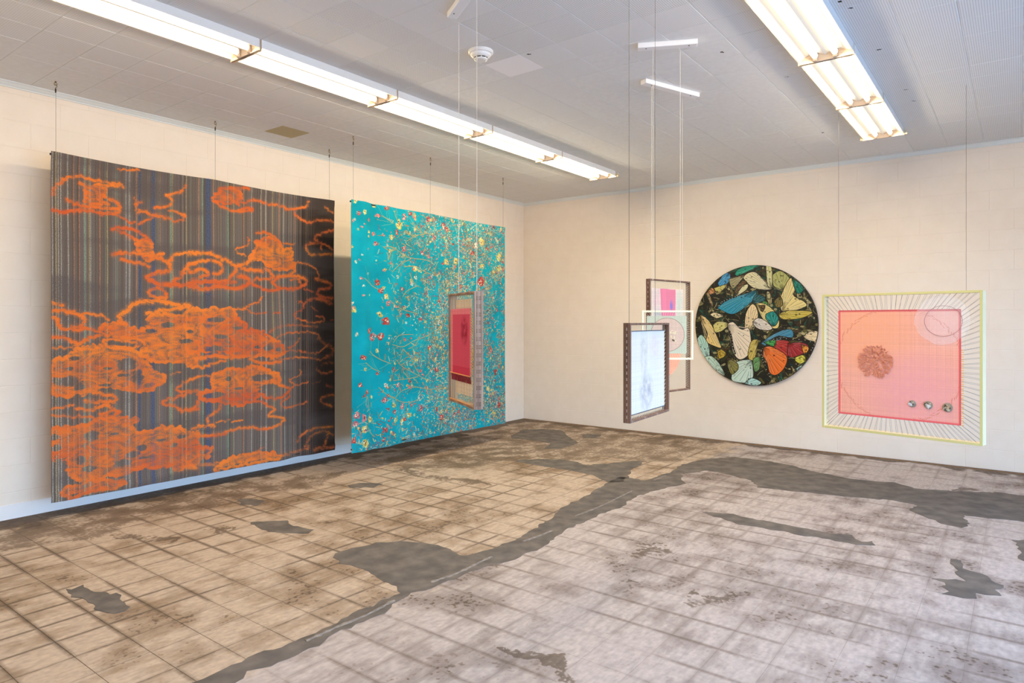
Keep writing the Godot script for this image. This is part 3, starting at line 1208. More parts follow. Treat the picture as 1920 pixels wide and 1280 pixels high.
func wing_texture() -> ImageTexture:
	var n := 1024
	var cv := Cv.new(n, n, Color8(24, 24, 19))
	var r2 := RandomNumberGenerator.new()
	r2.seed = 37
	var leaves := [Color8(52, 56, 30), Color8(30, 34, 22), Color8(92, 88, 44), Color8(18, 60, 52), Color8(150, 138, 92), Color8(70, 52, 30), Color8(24, 24, 20), Color8(36, 84, 66), Color8(188, 176, 124), Color8(28, 26, 20), Color8(40, 36, 24)]
	var litter := [Color8(44, 50, 30), Color8(62, 64, 34), Color8(30, 44, 34), Color8(90, 84, 46), Color8(16, 16, 14), Color8(20, 62, 54), Color8(120, 112, 70), Color8(52, 40, 28), Color8(156, 146, 104)]
	for i in 620:
		var p := Vector2(r2.randf(), r2.randf()) * n
		var a := r2.randf() * TAU
		var L := r2.randf_range(20.0, 62.0)
		var q := PackedVector2Array()
		for k in 12:
			var t := TAU * k / 12.0
			q.append(p + Vector2(cos(t) * L, sin(t) * L * 0.36).rotated(a))
		var c: Color = leaves[r2.randi_range(0, leaves.size() - 1)]
		cv.poly(q, c, 0.92)
		for k in 5:
			cv.line(PackedVector2Array([p - Vector2(L * 0.9, 0).rotated(a), p + Vector2(L * (0.2 + 0.15 * k), L * 0.3 * (-1.0 if k % 2 else 1.0)).rotated(a)]), 1.9, c.darkened(0.5), 0.7)
		cv.line(q, 2.5, Color8(18, 16, 12), 0.8)
	for i in 1100:
		var p := Vector2(r2.randf(), r2.randf()) * n
		var a := r2.randf() * TAU
		var c: Color = litter[r2.randi_range(0, litter.size() - 1)]
		if r2.randf() < 0.45:
			cv.disc(p.x, p.y, r2.randf_range(4, 20), r2.randf_range(3, 13), c, 0.9)
		else:
			var q := PackedVector2Array([p])
			for k in 4:
				a += r2.randf_range(-0.4, 0.4)
				p += Vector2(cos(a), sin(a)) * r2.randf_range(6, 20)
				q.append(p)
			cv.line(q, r2.randf_range(1.0, 4.0), c, 0.9)
	var sc := n / 1000.0
	for wg in WINGS:
		var c := Color8(wg[0], wg[1], wg[2])
		var p := pts(wg, 3, sc, sc)
		var hub := Vector2.ZERO
		for q in p:
			hub += q / p.size()
		for i in p.size():
			p[i] = hub + (p[i] - hub) * 1.14
		var cp := p.duplicate()
		cp.append(p[0])
		p = curve(cp, 6)
		cv.poly(p, c, 1.0)
		var mid := Vector2.ZERO
		for q in p:
			mid += q / p.size()
		var root := p[0]
		for q in p:
			if q.distance_to(mid) > root.distance_to(mid) and (q - Vector2(512, 512)).length() < (root - Vector2(512, 512)).length() + 40.0:
				root = q
		for i in range(0, p.size(), 3):
			var e := root.lerp(p[i], 0.93)
			cv.line(PackedVector2Array([root, e]), 3.0, c.darkened(0.45), 0.5)
			cv.line(PackedVector2Array([root.lerp(p[i], 0.3), e + (p[(i + 1) % p.size()] - p[i]) * 0.8]), 3.5, c.lightened(0.3), 0.4)
		for i in 26:
			var q := root.lerp(p[r2.randi_range(0, p.size() - 1)], r2.randf_range(0.25, 0.95))
			var dq := (q - root).normalized() * r2.randf_range(6.0, 22.0)
			cv.line(PackedVector2Array([q, q + dq]), r2.randf_range(2.0, 5.0), c.lightened(0.35) if r2.randf() < 0.5 else c.darkened(0.5), 0.35)
		var light := c.get_luminance() > 0.55
		for i in (4 if light else 2):
			var q := mid.lerp(p[r2.randi_range(0, p.size() - 1)], r2.randf_range(0.2, 0.9))
			cv.disc(q.x, q.y, r2.randf_range(3, 9), r2.randf_range(3, 8), c.darkened(0.6), 0.8)
		cv.line(p, 4.5, Color8(30, 24, 18), 0.9)
	# dark scalloped border with white dots on the red and orange wings
	for path in [[562, 700, 570, 760, 591, 827, 635, 915], [650, 618, 720, 606, 860, 614, 975, 634, 952, 690], [300, 545, 318, 610, 330, 680, 352, 745], [205, 335, 240, 300, 300, 272, 365, 252]]:
		var p := curve(pts(path, 0, sc, sc), 6)
		cv.line(p, 15.0, Color8(22, 18, 16), 1.0)
		for i in range(0, p.size(), 2):
			cv.disc(p[i].x + r2.randf_range(-4, 4), p[i].y + r2.randf_range(-4, 4), 2.8, 2.8, Color8(226, 220, 206), 0.95)
	return cv.tex()


# hanging cloth: a sheet with thickness and slow vertical folds; "folds" are [place across, width, depth, from height]
func hanging(called: String, label: String, x0: float, zl: float, zr: float, yt: float, yb: float, m: Material, folds: Array, wires: Array, sag: float) -> Node3D:
	var zc := (zl + zr) * 0.5
	var o := thing(called, label, "tapestry", Vector3(x0, yb, zc), "woven hangings on the long wall")
	var nu := 96
	var nv := 64
	var f := FastNoiseLite.new()
	f.seed = int(x0 * 100.0)
	f.frequency = 1.0
	var P := []
	for j in nv + 1:
		var row := []
		var v := float(j) / nv
		for i in nu + 1:
			var u := float(i) / nu
			var d := f.get_noise_2d(u * 2.2, v * 0.5) * 0.016 * smoothstep(0.0, 0.25, v) + f.get_noise_2d(u * 9.0, v * 0.8 + 40.0) * 0.004
			for q in folds:
				var e: float = (u - q[0]) / q[1]
				d += q[2] * exp(-e * e) * smoothstep(q[3], q[3] + 0.25, v)
			d += 0.013 * exp(-pow((v - 0.008) / 0.008, 2)) + 0.010 * exp(-pow((v - 0.988) / 0.008, 2))
			var hang := 1.0
			for k in wires.size() - 1:
				if u >= wires[k] and u <= wires[k + 1]:
					var t: float = (u - wires[k]) / (wires[k + 1] - wires[k])
					hang = 1.0 - 4.0 * t * (1.0 - t)
			var y := lerpf(yt - yb - sag * (1.0 - hang), 0.0 + f.get_noise_2d(u * 3.0, 7.0) * 0.008, v)
			row.append(Vector3(d, y, lerpf(zl, zr, u) - zc + f.get_noise_2d(v * 2.0, 3.0 + u) * 0.004))
		P.append(row)
	var s := new_st()
	s.set_smooth_group(0)
	var th := 0.0045
	for side in [1.0, -1.0]:
		for j in nv:
			for i in nu:
				var id := [[j, i], [j, i + 1], [j + 1, i + 1], [j, i], [j + 1, i + 1], [j + 1, i]]
				if side < 0.0:
					id.reverse()
				for q in id:
					s.set_uv(Vector2(float(q[1]) / nu, float(q[0]) / nv))
					s.add_vertex(P[q[0]][q[1]] + Vector3(th * 0.5 * side, 0, 0))
	s.generate_normals()
	s.index()
	part("cloth", s, m, o)
	var e := new_st()
	for j in nv:
		for i in [0, nu]:
			strip(e, P[j][i], P[j + 1][i], th, Vector2(float(i) / nu, float(j) / nv))
	for i in nu:
		for j in [0, nv]:
			strip(e, P[j][i], P[j][i + 1], th, Vector2(float(i) / nu, float(j) / nv))
	part("selvedge", e, m, o)
	# pole in the top sleeve, weight bar in the hem
	var sp := new_st()
	tube(sp, [Vector3(-0.012, yt - yb - 0.014 - sag * 0.5, zl - zc + 0.004), Vector3(-0.012, yt - yb - 0.014 - sag * 0.5, zr - zc - 0.006)], 0.009, 8)
	part("pole", sp, M.rod, o)
	var sb := new_st()
	tube(sb, [Vector3(-0.014, 0.03, zl - zc - 0.01), Vector3(-0.014, 0.03, zr - zc + 0.01)], 0.008, 8)
	part("hem_bar", sb, M.rod, o)
	for u in wires:
		var sw := new_st()
		tube(sw, [Vector3(0, yt - yb - 0.02, lerpf(zl, zr, u) - zc), Vector3(0, CEIL_H - yb - 0.05, lerpf(zl, zr, u) - zc)], 0.0011, 5)
		part("hanging_wire", sw, M.wire_dark, o)
	return o


func strip(s: SurfaceTool, a: Vector3, b: Vector3, th: float, uv: Vector2) -> void:
	var d := Vector3(th * 0.5, 0, 0)
	var n := (b - a).cross(d).normalized()
	quad_n(s, [a + d, b + d, b - d, a - d], [n, n, n, n], [uv, uv, uv, uv])


func hook(label: String, at: Vector3, group: String) -> void:
	var o := thing("ceiling_hook", label, "hook", at, group)
	var s := new_st()
	tube(s, [Vector3(0, 0, 0), Vector3(0, -0.012, 0)], 0.006, 8)
	tube(s, ring(Vector3(0, -0.022, 0), Vector3.FORWARD, Vector3.UP, 0.010, 14), 0.0024, 6, false)
	part("screw_eye", s, M.brass, o)
	s = new_st()
	var p := []
	for i in 13:
		var a := PI * 0.15 + PI * 1.35 * i / 12.0
		p.append(Vector3(0, -0.036 + sin(a) * 0.011, cos(a) * 0.009))
	p.append(Vector3(0, -0.058, 0))
	tube(s, p, 0.0022, 6)
	part("snap_hook", s, M.brass, o)
	s = new_st()
	lathe(s, Vector3.ZERO, [Vector2(0.0, -0.054), Vector2(0.0045, -0.056), Vector2(0.0055, -0.066), Vector2(0.0045, -0.086), Vector2(0.0, -0.088)], 10)
	part("crimp", s, M.dark, o)


# ---------------------------------------------------------------- framed weavings
func box_frame(called: String, label: String, pl: Vector3, dir: Vector3, w: float, h: float, d: float, t: float, m: Material, group: String) -> Node3D:
	var o := thing(called, label, "framed artwork", pl + dir * (w * 0.5), group)
	var z := dir.cross(Vector3.UP)
	o.basis = Basis(dir, Vector3.UP, z)
	for sg in [-1.0, 1.0]:
		var s := new_st()
		cbox(s, Vector3(sg * (w - t) * 0.5, h * 0.5, -d * 0.5), Vector3(t, h, d), 0.0012)
		part("stile", s, m, o)
	for y in [t * 0.5, h - t * 0.5]:
		var s := new_st()
		cbox(s, Vector3(0, y, -d * 0.5), Vector3(w - 2.0 * t, t, d), 0.0012)
		part("rail", s, m, o)
	return o


# flat panel centred at c in the frame's own axes, picture on its front
func panel(called: String, o: Node3D, x0: float, x1: float, y0: float, y1: float, z: float, th: float, m: Material) -> MeshInstance3D:
	var s := new_st()
	var a := Vector3(x0, y0, z - th)
	var b := Vector3(x1, y1, z)
	var mid := (a + b) * 0.5
	face(s, [Vector3(a.x, a.y, b.z), Vector3(b.x, a.y, b.z), Vector3(b.x, b.y, b.z), Vector3(a.x, b.y, b.z)], mid, [Vector2(0, 1), Vector2(1, 1), Vector2(1, 0), Vector2(0, 0)])
	face(s, [Vector3(a.x, a.y, a.z), Vector3(b.x, a.y, a.z), Vector3(b.x, b.y, a.z), Vector3(a.x, b.y, a.z)], mid, [Vector2(0, 1), Vector2(1, 1), Vector2(1, 0), Vector2(0, 0)])
	for e in [[Vector3(a.x, a.y, 0), Vector3(a.x, b.y, 0), 0.0], [Vector3(b.x, a.y, 0), Vector3(b.x, b.y, 0), 1.0], [Vector3(a.x, a.y, 0), Vector3(b.x, a.y, 0), 0.5], [Vector3(a.x, b.y, 0), Vector3(b.x, b.y, 0), 0.5]]:
		var p: Vector3 = e[0]
		var q: Vector3 = e[1]
		face(s, [Vector3(p.x, p.y, a.z), Vector3(q.x, q.y, a.z), Vector3(q.x, q.y, b.z), Vector3(p.x, p.y, b.z)], mid, [Vector2(e[2], 1), Vector2(e[2], 0), Vector2(e[2], 0), Vector2(e[2], 1)])
	return part(called, s, m, o)


func wire_to_ceiling(o: Node3D, x: float, h: float, z: float, m: Material, top: float) -> void:
	var s := new_st()
	tube(s, [Vector3(x, h - 0.004, z), Vector3(x, top - o.position.y, z)], 0.0011, 5)
	part("hanging_wire", s, m, o)


func batten(label: String, a: Vector3, b: Vector3) -> void:
	var c := (a + b) * 0.5
	var o := thing("ceiling_batten", label, "batten", Vector3(c.x, CEIL_H, c.z), "white battens that carry the wires")
	o.rotation.y = -atan2(b.z - a.z, b.x - a.x)
	var len_ := Vector2(b.x - a.x, b.z - a.z).length()
	var s := new_st()
	cbox(s, Vector3(0, -0.017, 0), Vector3(len_, 0.034, 0.06), 0.003)
	part("board", s, M.batten, o)
	for x in [-0.36, 0.36]:
		s = new_st()
		lathe(s, Vector3(x * len_, -0.034, 0.008), [Vector2(0.005, 0.0), Vector2(0.004, -0.002), Vector2(0.0, -0.0025)], 10)
		part("screw", s, M.dark, o)


# ---------------------------------------------------------------- fluorescent rows
func fixture(label: String, x: float, z0: float, z1: float, last: bool, group: String, power: float) -> void:
	var o := thing("fluorescent_light", label, "ceiling light", Vector3(x, CEIL_H, (z0 + z1) * 0.5), group)
	var L := z1 - z0 - 0.004
	var hw := 0.172
	var dp := 0.054
	# tray: outer skin and inner reflector with a low ridge between the lamps
	var prof := [Vector2(-hw, 0), Vector2(-hw, -dp), Vector2(-hw + 0.012, -dp), Vector2(-hw + 0.012, -dp + 0.008), Vector2(-hw + 0.004, -dp + 0.008), Vector2(-0.10, -0.014), Vector2(-0.045, -0.012), Vector2(0, -0.034), Vector2(0.045, -0.012), Vector2(0.10, -0.014), Vector2(hw - 0.004, -dp + 0.008), Vector2(hw - 0.012, -dp + 0.008), Vector2(hw - 0.012, -dp), Vector2(hw, -dp), Vector2(hw, 0)]
	var s := new_st()
	for i in prof.size() - 1:
		var a: Vector2 = prof[i]
		var b: Vector2 = prof[i + 1]
		var t := b - a
		var n := Vector3(t.y, -t.x, 0).normalized()
		var q := [Vector3(a.x, a.y, -L / 2), Vector3(b.x, b.y, -L / 2), Vector3(b.x, b.y, L / 2), Vector3(a.x, a.y, L / 2)]
		quad_n(s, q, [n, n, n, n])
	part("reflector", s, M.white_steel, o)
	for e in [-1.0, 1.0]:
		s = new_st()
		cbox(s, Vector3(0, -0.036, e * (L * 0.5 - 0.003)), Vector3(hw * 2.0 + 0.006, 0.071, 0.005), 0.001)
		cbox(s, Vector3(0, -0.070, e * (L * 0.5 - 0.007)), Vector3(hw * 2.0 - 0.02, 0.003, 0.012), 0.0005)
		var plate := part("end_plate", s, M.socket, o)
		for dx in [-0.125, 0.125]:
			s = new_st()
			cbox(s, Vector3(dx, -0.034, e * (L * 0.5 - 0.008)), Vector3(0.055, 0.022, 0.004), 0.001)
			for k in 3:
				cbox(s, Vector3(dx - 0.014 + k * 0.014, -0.034 + (k % 2) * 0.006, e * (L * 0.5 - 0.0105)), Vector3(0.007, 0.004, 0.002), 0.0)
			part("knockout", s, M.socket, plate)
		for dx in [-0.062, 0.062]:
			s = new_st()
			cbox(s, Vector3(dx, -0.040, e * (L * 0.5 - 0.014)), Vector3(0.030, 0.056, 0.018), 0.004)
			part("lamp_holder", s, M.socket, o)
	for dx in [-0.062, 0.062]:
		s = new_st()
		tube(s, [Vector3(dx, -0.033, -L * 0.5 + 0.024), Vector3(dx, -0.033, L * 0.5 - 0.024)], 0.019, 16)
		part("lamp_tube", s, M.tube, o)
	if last:
		s = new_st()
		cbox(s, Vector3(0, -0.045, -L * 0.5 - 0.014), Vector3(0.40, 0.036, 0.02), 0.002)
		part("end_cap", s, M.end_cap, o)
	# one soft light for each lamp, just under it and turned a little outward
	for e in [-1.0, 1.0]:
		var l := AreaLight3D.new()
		l.name = "lamp_glow"
		l.area_size = Vector2(0.05, L - 0.06)
		l.light_color = LAMP_COLOR
		l.light_energy = LAMP_ENERGY * power
		l.area_range = 30.0
		l.shadow_enabled = true
		o.add_child(l, true)
		l.position = Vector3(e * 0.066, -dp - 0.020, 0)
		l.basis = Basis(Vector3.BACK, e * deg_to_rad(LAMP_TILT)) * Basis(Vector3.RIGHT, -PI / 2)


# ---------------------------------------------------------------- where a point falls in the picture, used to choose which pieces show largest
func depth_in_view(p: Vector3) -> float:
	var a := deg_to_rad(CAM_YAW)
	var d := p - CAM
	var f := d.dot(Vector3(-sin(a), 0, -cos(a)))
	if f < 0.3:
		return -1.0
	var x := 960.0 + FOCAL * d.dot(Vector3(cos(a), 0, -sin(a))) / f
	var y := 602.0 - FOCAL * d.y / f
	return f if x > -40.0 and x < 1960.0 and y > -40.0 and y < 1320.0 else -1.0


# one piece with a bevelled face, face at +up of its own plane
func piece_mesh(sx: float, sz: float, th: float, bx: float, bz: float, drop: float) -> ArrayMesh:
	var s := new_st()
	piece_into(s, Vector3.ZERO, sx, sz, th, bx, bz, drop)
	return s.commit()


func piece_into(s: SurfaceTool, at: Vector3, sx: float, sz: float, th: float, bx: float, bz: float, drop: float) -> void:
	var c := at + Vector3(0, -th, 0)
	var a := Vector3(sx * 0.5, 0, 0)
	var b := Vector3(0, 0, sz * 0.5)
	var ai := Vector3(sx * 0.5 - bx, 0, 0)
	var bi := Vector3(0, 0, sz * 0.5 - bz)
	var dn := Vector3(0, -drop, 0)
	var top := [at - ai - bi, at + ai - bi, at + ai + bi, at - ai + bi]
	var rim := [at - a - b + dn, at + a - b + dn, at + a + b + dn, at - a + b + dn]
	var low := []
	for q in rim:
		low.append(q + Vector3(0, -th + drop, 0))
	face(s, top, c, [Vector2(0, 0), Vector2(1, 0), Vector2(1, 1), Vector2(0, 1)])
	for i in 4:
		var j := (i + 1) % 4
		face(s, [top[i], top[j], rim[j], rim[i]], c)
		face(s, [rim[i], rim[j], low[j], low[i]], c)


func solid(called: String, parent: Node, a: Vector3, b: Vector3, m: Material) -> MeshInstance3D:
	var s := new_st()
	cbox(s, (a + b) * 0.5, b - a)
	return part(called, s, m, parent)


# ---------------------------------------------------------------- the room
func build_floor() -> void:
	var o := structure("floor", "worn bare floor of small square tan tiles with grey patches")
	solid("slab", o, Vector3(-0.2, -0.2, -0.2), Vector3(ROOM_X + 0.2, -0.0035, ROOM_Z + 0.2), M.joint)
	var g := 0.0022
	var g2 := 0.0004
	var mesh := piece_mesh(FLOOR_TILE - g, FLOOR_TILE - g, 0.0035, 0.001, 0.001, 0.0005)
	var mesh2 := piece_mesh(FLOOR_TILE - g2, FLOOR_TILE - g2, 0.0035, 0.0006, 0.0006, 0.0003)
	var list := []
	for i in int(ROOM_X / FLOOR_TILE) + 1:
		for j in range(-1, int(ROOM_Z / FLOOR_TILE) + 1):
			var p := Vector3((i + 0.5) * FLOOR_TILE, 0, (j + 0.5 + FLOOR_Z0) * FLOOR_TILE)
			if p.x > ROOM_X or p.z > ROOM_Z or p.z < 0.03:
				continue
			var d := depth_in_view(p)
			list.append([d if d > 0.0 else 99.0, p])
	list.sort_custom(func(x, y): return x[0] < y[0])
	var rest := new_st()
	for k in list.size():
		var p: Vector3 = list[k][1] + Vector3(0, rng.randf_range(-0.0004, 0.0), 0)
		if k < 300:
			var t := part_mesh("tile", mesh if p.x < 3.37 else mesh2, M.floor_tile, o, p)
			t.rotation.y = (rng.randi() % 4) * PI / 2
		else:
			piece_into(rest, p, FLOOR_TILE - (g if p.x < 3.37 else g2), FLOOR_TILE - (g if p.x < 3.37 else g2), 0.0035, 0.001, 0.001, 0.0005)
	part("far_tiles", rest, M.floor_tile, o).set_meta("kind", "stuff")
	# grey levelling compound spread over the tiles
	var f := FastNoiseLite.new()
	f.seed = 61
	f.frequency = 3.0
	for k in PATCHES.size():
		var raw := pts(PATCHES[k], 0, 1.0, 1.0)
		var p := PackedVector2Array()
		for i in raw.size():
			var a := raw[i]
			var b := raw[(i + 1) % raw.size()]
			var n := int(maxf(1.0, a.distance_to(b) / 0.035))
			for q in n:
				var c := a.lerp(b, float(q) / n)
				var e := (b - a).normalized().orthogonal()
				p.append(c + e * (f.get_noise_2d(c.x * 2.2, c.y * 2.2) * 0.035 + f.get_noise_2d(c.x * 8.0, c.y * 8.0) * 0.012))
		var tri := Geometry2D.triangulate_polygon(p)
		if tri.is_empty():
			p = raw
			tri = Geometry2D.triangulate_polygon(p)
		var y := 0.0016 + 0.0004 * (k % 3)
		var s := new_st()
		for i in range(0, tri.size(), 3):
			face(s, [Vector3(p[tri[i]].x, y, p[tri[i]].y), Vector3(p[tri[i + 1]].x, y, p[tri[i + 1]].y), Vector3(p[tri[i + 2]].x, y, p[tri[i + 2]].y)], Vector3(0, -9, 0))
		for i in p.size():
			var a := p[i]
			var b := p[(i + 1) % p.size()]
			var n := Vector3(b.y - a.y, 0, a.x - b.x).normalized()
			quad_n(s, [Vector3(a.x, y, a.y), Vector3(b.x, y, b.y), Vector3(b.x, -0.001, b.y), Vector3(a.x, -0.001, a.y)], [n, n, n, n])
		part("patch", s, M.patch, o)
	for rg in RIDGES:
		var p := curve(pts(rg, 0, 1.0, 1.0), 10)
		var s := new_st()
		for i in p.size() - 1:
			var w0 := 0.012 + 0.012 * f.get_noise_2d(p[i].x * 9.0, p[i].y * 9.0)
			var w1 := 0.012 + 0.012 * f.get_noise_2d(p[i + 1].x * 9.0, p[i + 1].y * 9.0)
			var e := (p[i + 1] - p[i]).normalized().orthogonal()
			var A := Vector3(p[i].x + e.x * w0, 0.002, p[i].y + e.y * w0)
			var B := Vector3(p[i + 1].x + e.x * w1, 0.002, p[i + 1].y + e.y * w1)
			var Cc := Vector3(p[i + 1].x, 0.0055, p[i + 1].y)
			var Dd := Vector3(p[i].x, 0.0055, p[i].y)
			var E := Vector3(p[i + 1].x - e.x * w1, 0.002, p[i + 1].y - e.y * w1)
			var F := Vector3(p[i].x - e.x * w0, 0.002, p[i].y - e.y * w0)
			face(s, [A, B, Cc, Dd], (A + E) * 0.5 + Vector3(0, -0.1, 0))
			face(s, [Dd, Cc, E, F], (A + E) * 0.5 + Vector3(0, -0.1, 0))
		part("ridge", s, M.ridge, o)


func build_ceiling() -> void:
	var o := structure("ceiling", "ceiling of square perforated acoustic tiles painted off white")
	solid("slab", o, Vector3(-0.2, CEIL_H + 0.006, -0.2), Vector3(ROOM_X + 0.2, CEIL_H + 0.2, ROOM_Z + 0.2), M.ceil_plain)
	var mesh := piece_mesh(CT_X - 0.001, CT_Z - 0.001, 0.006, 0.0035, 0.0015, 0.0025)
	var list := []
	for i in range(-1, int(ROOM_X / CT_X) + 1):
		for j in range(-1, int(ROOM_Z / CT_Z) + 1):
			var p := Vector3(CT_X0 + (i + 0.5) * CT_X, CEIL_H, CT_Z0 + (j + 0.5) * CT_Z)
			var d := depth_in_view(p)
			list.append([d if d > 0.0 else 99.0, p, i, j])
	list.sort_custom(func(x, y): return x[0] < y[0])
	var f := FastNoiseLite.new()
	f.seed = 71
	f.frequency = 0.35
	var rest := {}
	for k in list.size():
		var p: Vector3 = list[k][1]
		var i: int = list[k][2]
		var j: int = list[k][3]
		var open := 1.0 if p.x > 5.25 else f.get_noise_2d(p.x, p.z) * 0.6 + (0.25 if p.z > 4.8 and p.x > 1.0 else -0.3)
		var m := "ceil_open" if open > 0.25 else "ceil_soft" if open > -0.15 else "ceil_plain"
		if i == 10 and j == 14:
			m = "plain_board"
		elif i == 1 and j == 14:
			m = "tan_board"
		if k < 300 or m == "tan_board" or m == "plain_board":
			var t := part_mesh("tile", mesh, M[m], o, p + Vector3(0, rng.randf_range(-0.0006, 0.0006), 0))
			t.basis = Basis(Vector3(1, 0, 0), Vector3(0, -1, 0), Vector3(0, 0, -1))
			if m == "tan_board":
				t.set_meta("label", "unpainted tan tile")
			elif m == "plain_board":
				t.set_meta("label", "smooth whiter tile without holes")
		else:
			if not rest.has(m):
				rest[m] = new_st()
			piece_into(rest[m], Vector3(p.x, 0, -p.z), CT_X - 0.001, CT_Z - 0.001, 0.006, 0.0035, 0.0015, 0.0025)
	for m in rest:
		var t := part("far_tiles", rest[m], M[m], o, Vector3(0, CEIL_H, 0))
		t.basis = Basis(Vector3(1, 0, 0), Vector3(0, -1, 0), Vector3(0, 0, -1))
		t.set_meta("kind", "stuff")
	# chipped spots
	for q in [[4.87, 4.6], [4.75, 3.16], [5.33, 4.2], [5.35, 4.08], [4.53, 3.9], [5.42, 2.3], [5.44, 1.95], [4.62, 1.4], [5.38, 3.3], [3.47, 4.67]]:
		var s := new_st()
		for k in 3:
			cbox(s, Vector3(rng.randf_range(-0.012, 0.012), -0.0005, rng.randf_range(-0.012, 0.012)), Vector3(rng.randf_range(0.006, 0.02), 0.001, rng.randf_range(0.004, 0.014)), 0.0)
		part("chip", s, M.dark, o, Vector3(q[0], CEIL_H, q[1]))


# painted block wall; along = direction of the courses, out = into the room
func build_block_wall(called: String, label: String, origin: Vector3, along: Vector3, out: Vector3, length: float, blocks_to: float) -> Node3D:
	var o := structure(called, label)
	var a := origin - along * 0.2 - out * 0.2
	var b := origin + along * (length + 0.2) - out * 0.0018 + Vector3(0, CEIL_H + 0.1, 0)
	var lo := Vector3(minf(a.x, b.x), 0.0, minf(a.z, b.z))
	var hi := Vector3(maxf(a.x, b.x), CEIL_H + 0.1, maxf(a.z, b.z))
	solid("core", o, lo, hi, M.wall_core)
	var bl := 0.4064
	var bh := 0.2032
	var full := piece_mesh(bl - 0.0012, bh - 0.0012, 0.0018, 0.004, 0.004, 0.0012)
	var half := piece_mesh(bl * 0.5 - 0.0012, bh - 0.0012, 0.0018, 0.004, 0.004, 0.0012)
	var top := piece_mesh(bl - 0.0012, CEIL_H - 16 * bh - 0.0012, 0.0018, 0.004, 0.004, 0.0012)
	for r in 17:
		var hgt := bh if r < 16 else CEIL_H - 16 * bh
		var y := r * bh + hgt * 0.5
		var s0 := 0.0
		var k := 0
		while s0 < blocks_to:
			var short := r % 2 == 1 and k == 0
			var L := bl * 0.5 if short else bl
			var t := part_mesh("block", half if short else full if r < 16 else top, M.wall, o, origin + along * (s0 + L * 0.5) + Vector3(0, y, 0) + out * rng.randf_range(-0.0003, 0.0003))
			t.basis = Basis(along, out, along.cross(out))
			s0 += L
			k += 1
	return o


func build_shell() -> void:
	build_block_wall("wall_left", "long cream painted block wall behind the tapestries", Vector3.ZERO, Vector3.BACK, Vector3.RIGHT, ROOM_Z, 6.9)
	build_block_wall("wall_back", "cream painted block wall behind the round picture", Vector3.ZERO, Vector3.RIGHT, Vector3.BACK, ROOM_X, 6.6)
	# side wall with shop windows, out of the picture, where the daylight comes from
	var o := structure("wall_right", "painted wall with wide shop windows")
	solid("under", o, Vector3(ROOM_X, 0, -0.2), Vector3(ROOM_X + 0.2, WIN_Y0, ROOM_Z + 0.2), M.wall)
	solid("over", o, Vector3(ROOM_X, WIN_Y1, -0.2), Vector3(ROOM_X + 0.2, CEIL_H + 0.1, ROOM_Z + 0.2), M.wall)
	solid("end_pier", o, Vector3(ROOM_X, WIN_Y0, -0.2), Vector3(ROOM_X + 0.2, WIN_Y1, WIN_Z0), M.wall)
	solid("pier", o, Vector3(ROOM_X, WIN_Y0, WIN_Z1), Vector3(ROOM_X + 0.2, WIN_Y1, ROOM_Z + 0.2), M.wall)
	var n := 5
	var st := (WIN_Z1 - WIN_Z0) / n
	for i in n:
		var w := structure("window_%d" % (i + 1), "tall shop window in a grey metal frame")
		var z0 := WIN_Z0 + i * st
		var z1 := z0 + st
		for e in [[Vector3(ROOM_X + 0.07, WIN_Y0, z0), Vector3(ROOM_X + 0.13, WIN_Y1, z0 + 0.03)], [Vector3(ROOM_X + 0.07, WIN_Y0, z1 - 0.03), Vector3(ROOM_X + 0.13, WIN_Y1, z1)], [Vector3(ROOM_X + 0.07, WIN_Y0, z0 + 0.03), Vector3(ROOM_X + 0.13, WIN_Y0 + 0.04, z1 - 0.03)], [Vector3(ROOM_X + 0.07, WIN_Y1 - 0.04, z0 + 0.03), Vector3(ROOM_X + 0.13, WIN_Y1, z1 - 0.03)]]:
			solid("frame", w, e[0], e[1], M.alu)
		solid("pane", w, Vector3(ROOM_X + 0.098, WIN_Y0 + 0.04, z0 + 0.03), Vector3(ROOM_X + 0.102, WIN_Y1 - 0.04, z1 - 0.03), M.glass)
	o = structure("wall_front", "painted wall behind the viewer")
	solid("body", o, Vector3(0.0, 0, ROOM_Z), Vector3(ROOM_X, CEIL_H + 0.1, ROOM_Z + 0.2), M.wall)
	# pale cove strips under the ceiling and the base of the long wall
	for e in [["trim_1", "pale grey cove strip along the top of the long wall", Vector3(0, CEIL_H, ROOM_Z * 0.5), 0.0, ROOM_Z], ["trim_2", "pale grey cove strip along the top of the back wall", Vector3(ROOM_X * 0.5, CEIL_H, 0), -PI / 2, ROOM_X]]:
		var t := structure(e[0], e[1])
		t.position = e[2]
		t.rotation.y = e[3]
		var s := new_st()
		var pr := [Vector2(0, 0), Vector2(0.040, 0), Vector2(0.040, -0.006), Vector2(0.030, -0.013), Vector2(0.018, -0.026), Vector2(0.009, -0.034), Vector2(0.009, -0.042), Vector2(0, -0.042)]
		for i in range(1, pr.size() - 1):
			var A: Vector2 = pr[i]
			var B: Vector2 = pr[i + 1]
			var hl: float = e[4] * 0.5
			face(s, [Vector3(A.x, A.y, -hl), Vector3(B.x, B.y, -hl), Vector3(B.x, B.y, hl), Vector3(A.x, A.y, hl)], Vector3(0.004, -0.008, 0))
		part("strip", s, M.trim, t)
	var bo := structure("baseboard_left", "low white painted base along the foot of the long wall")
	solid("board", bo, Vector3(0, 0.001, 2.6), Vector3(0.006, 0.112, ROOM_Z), M.base_white)
	var gr := structure("ground", "grey pavement outside the shop windows")
	solid("paving", gr, Vector3(ROOM_X + 0.2, -0.3, -30), Vector3(70, -0.1, 40), M.pave)


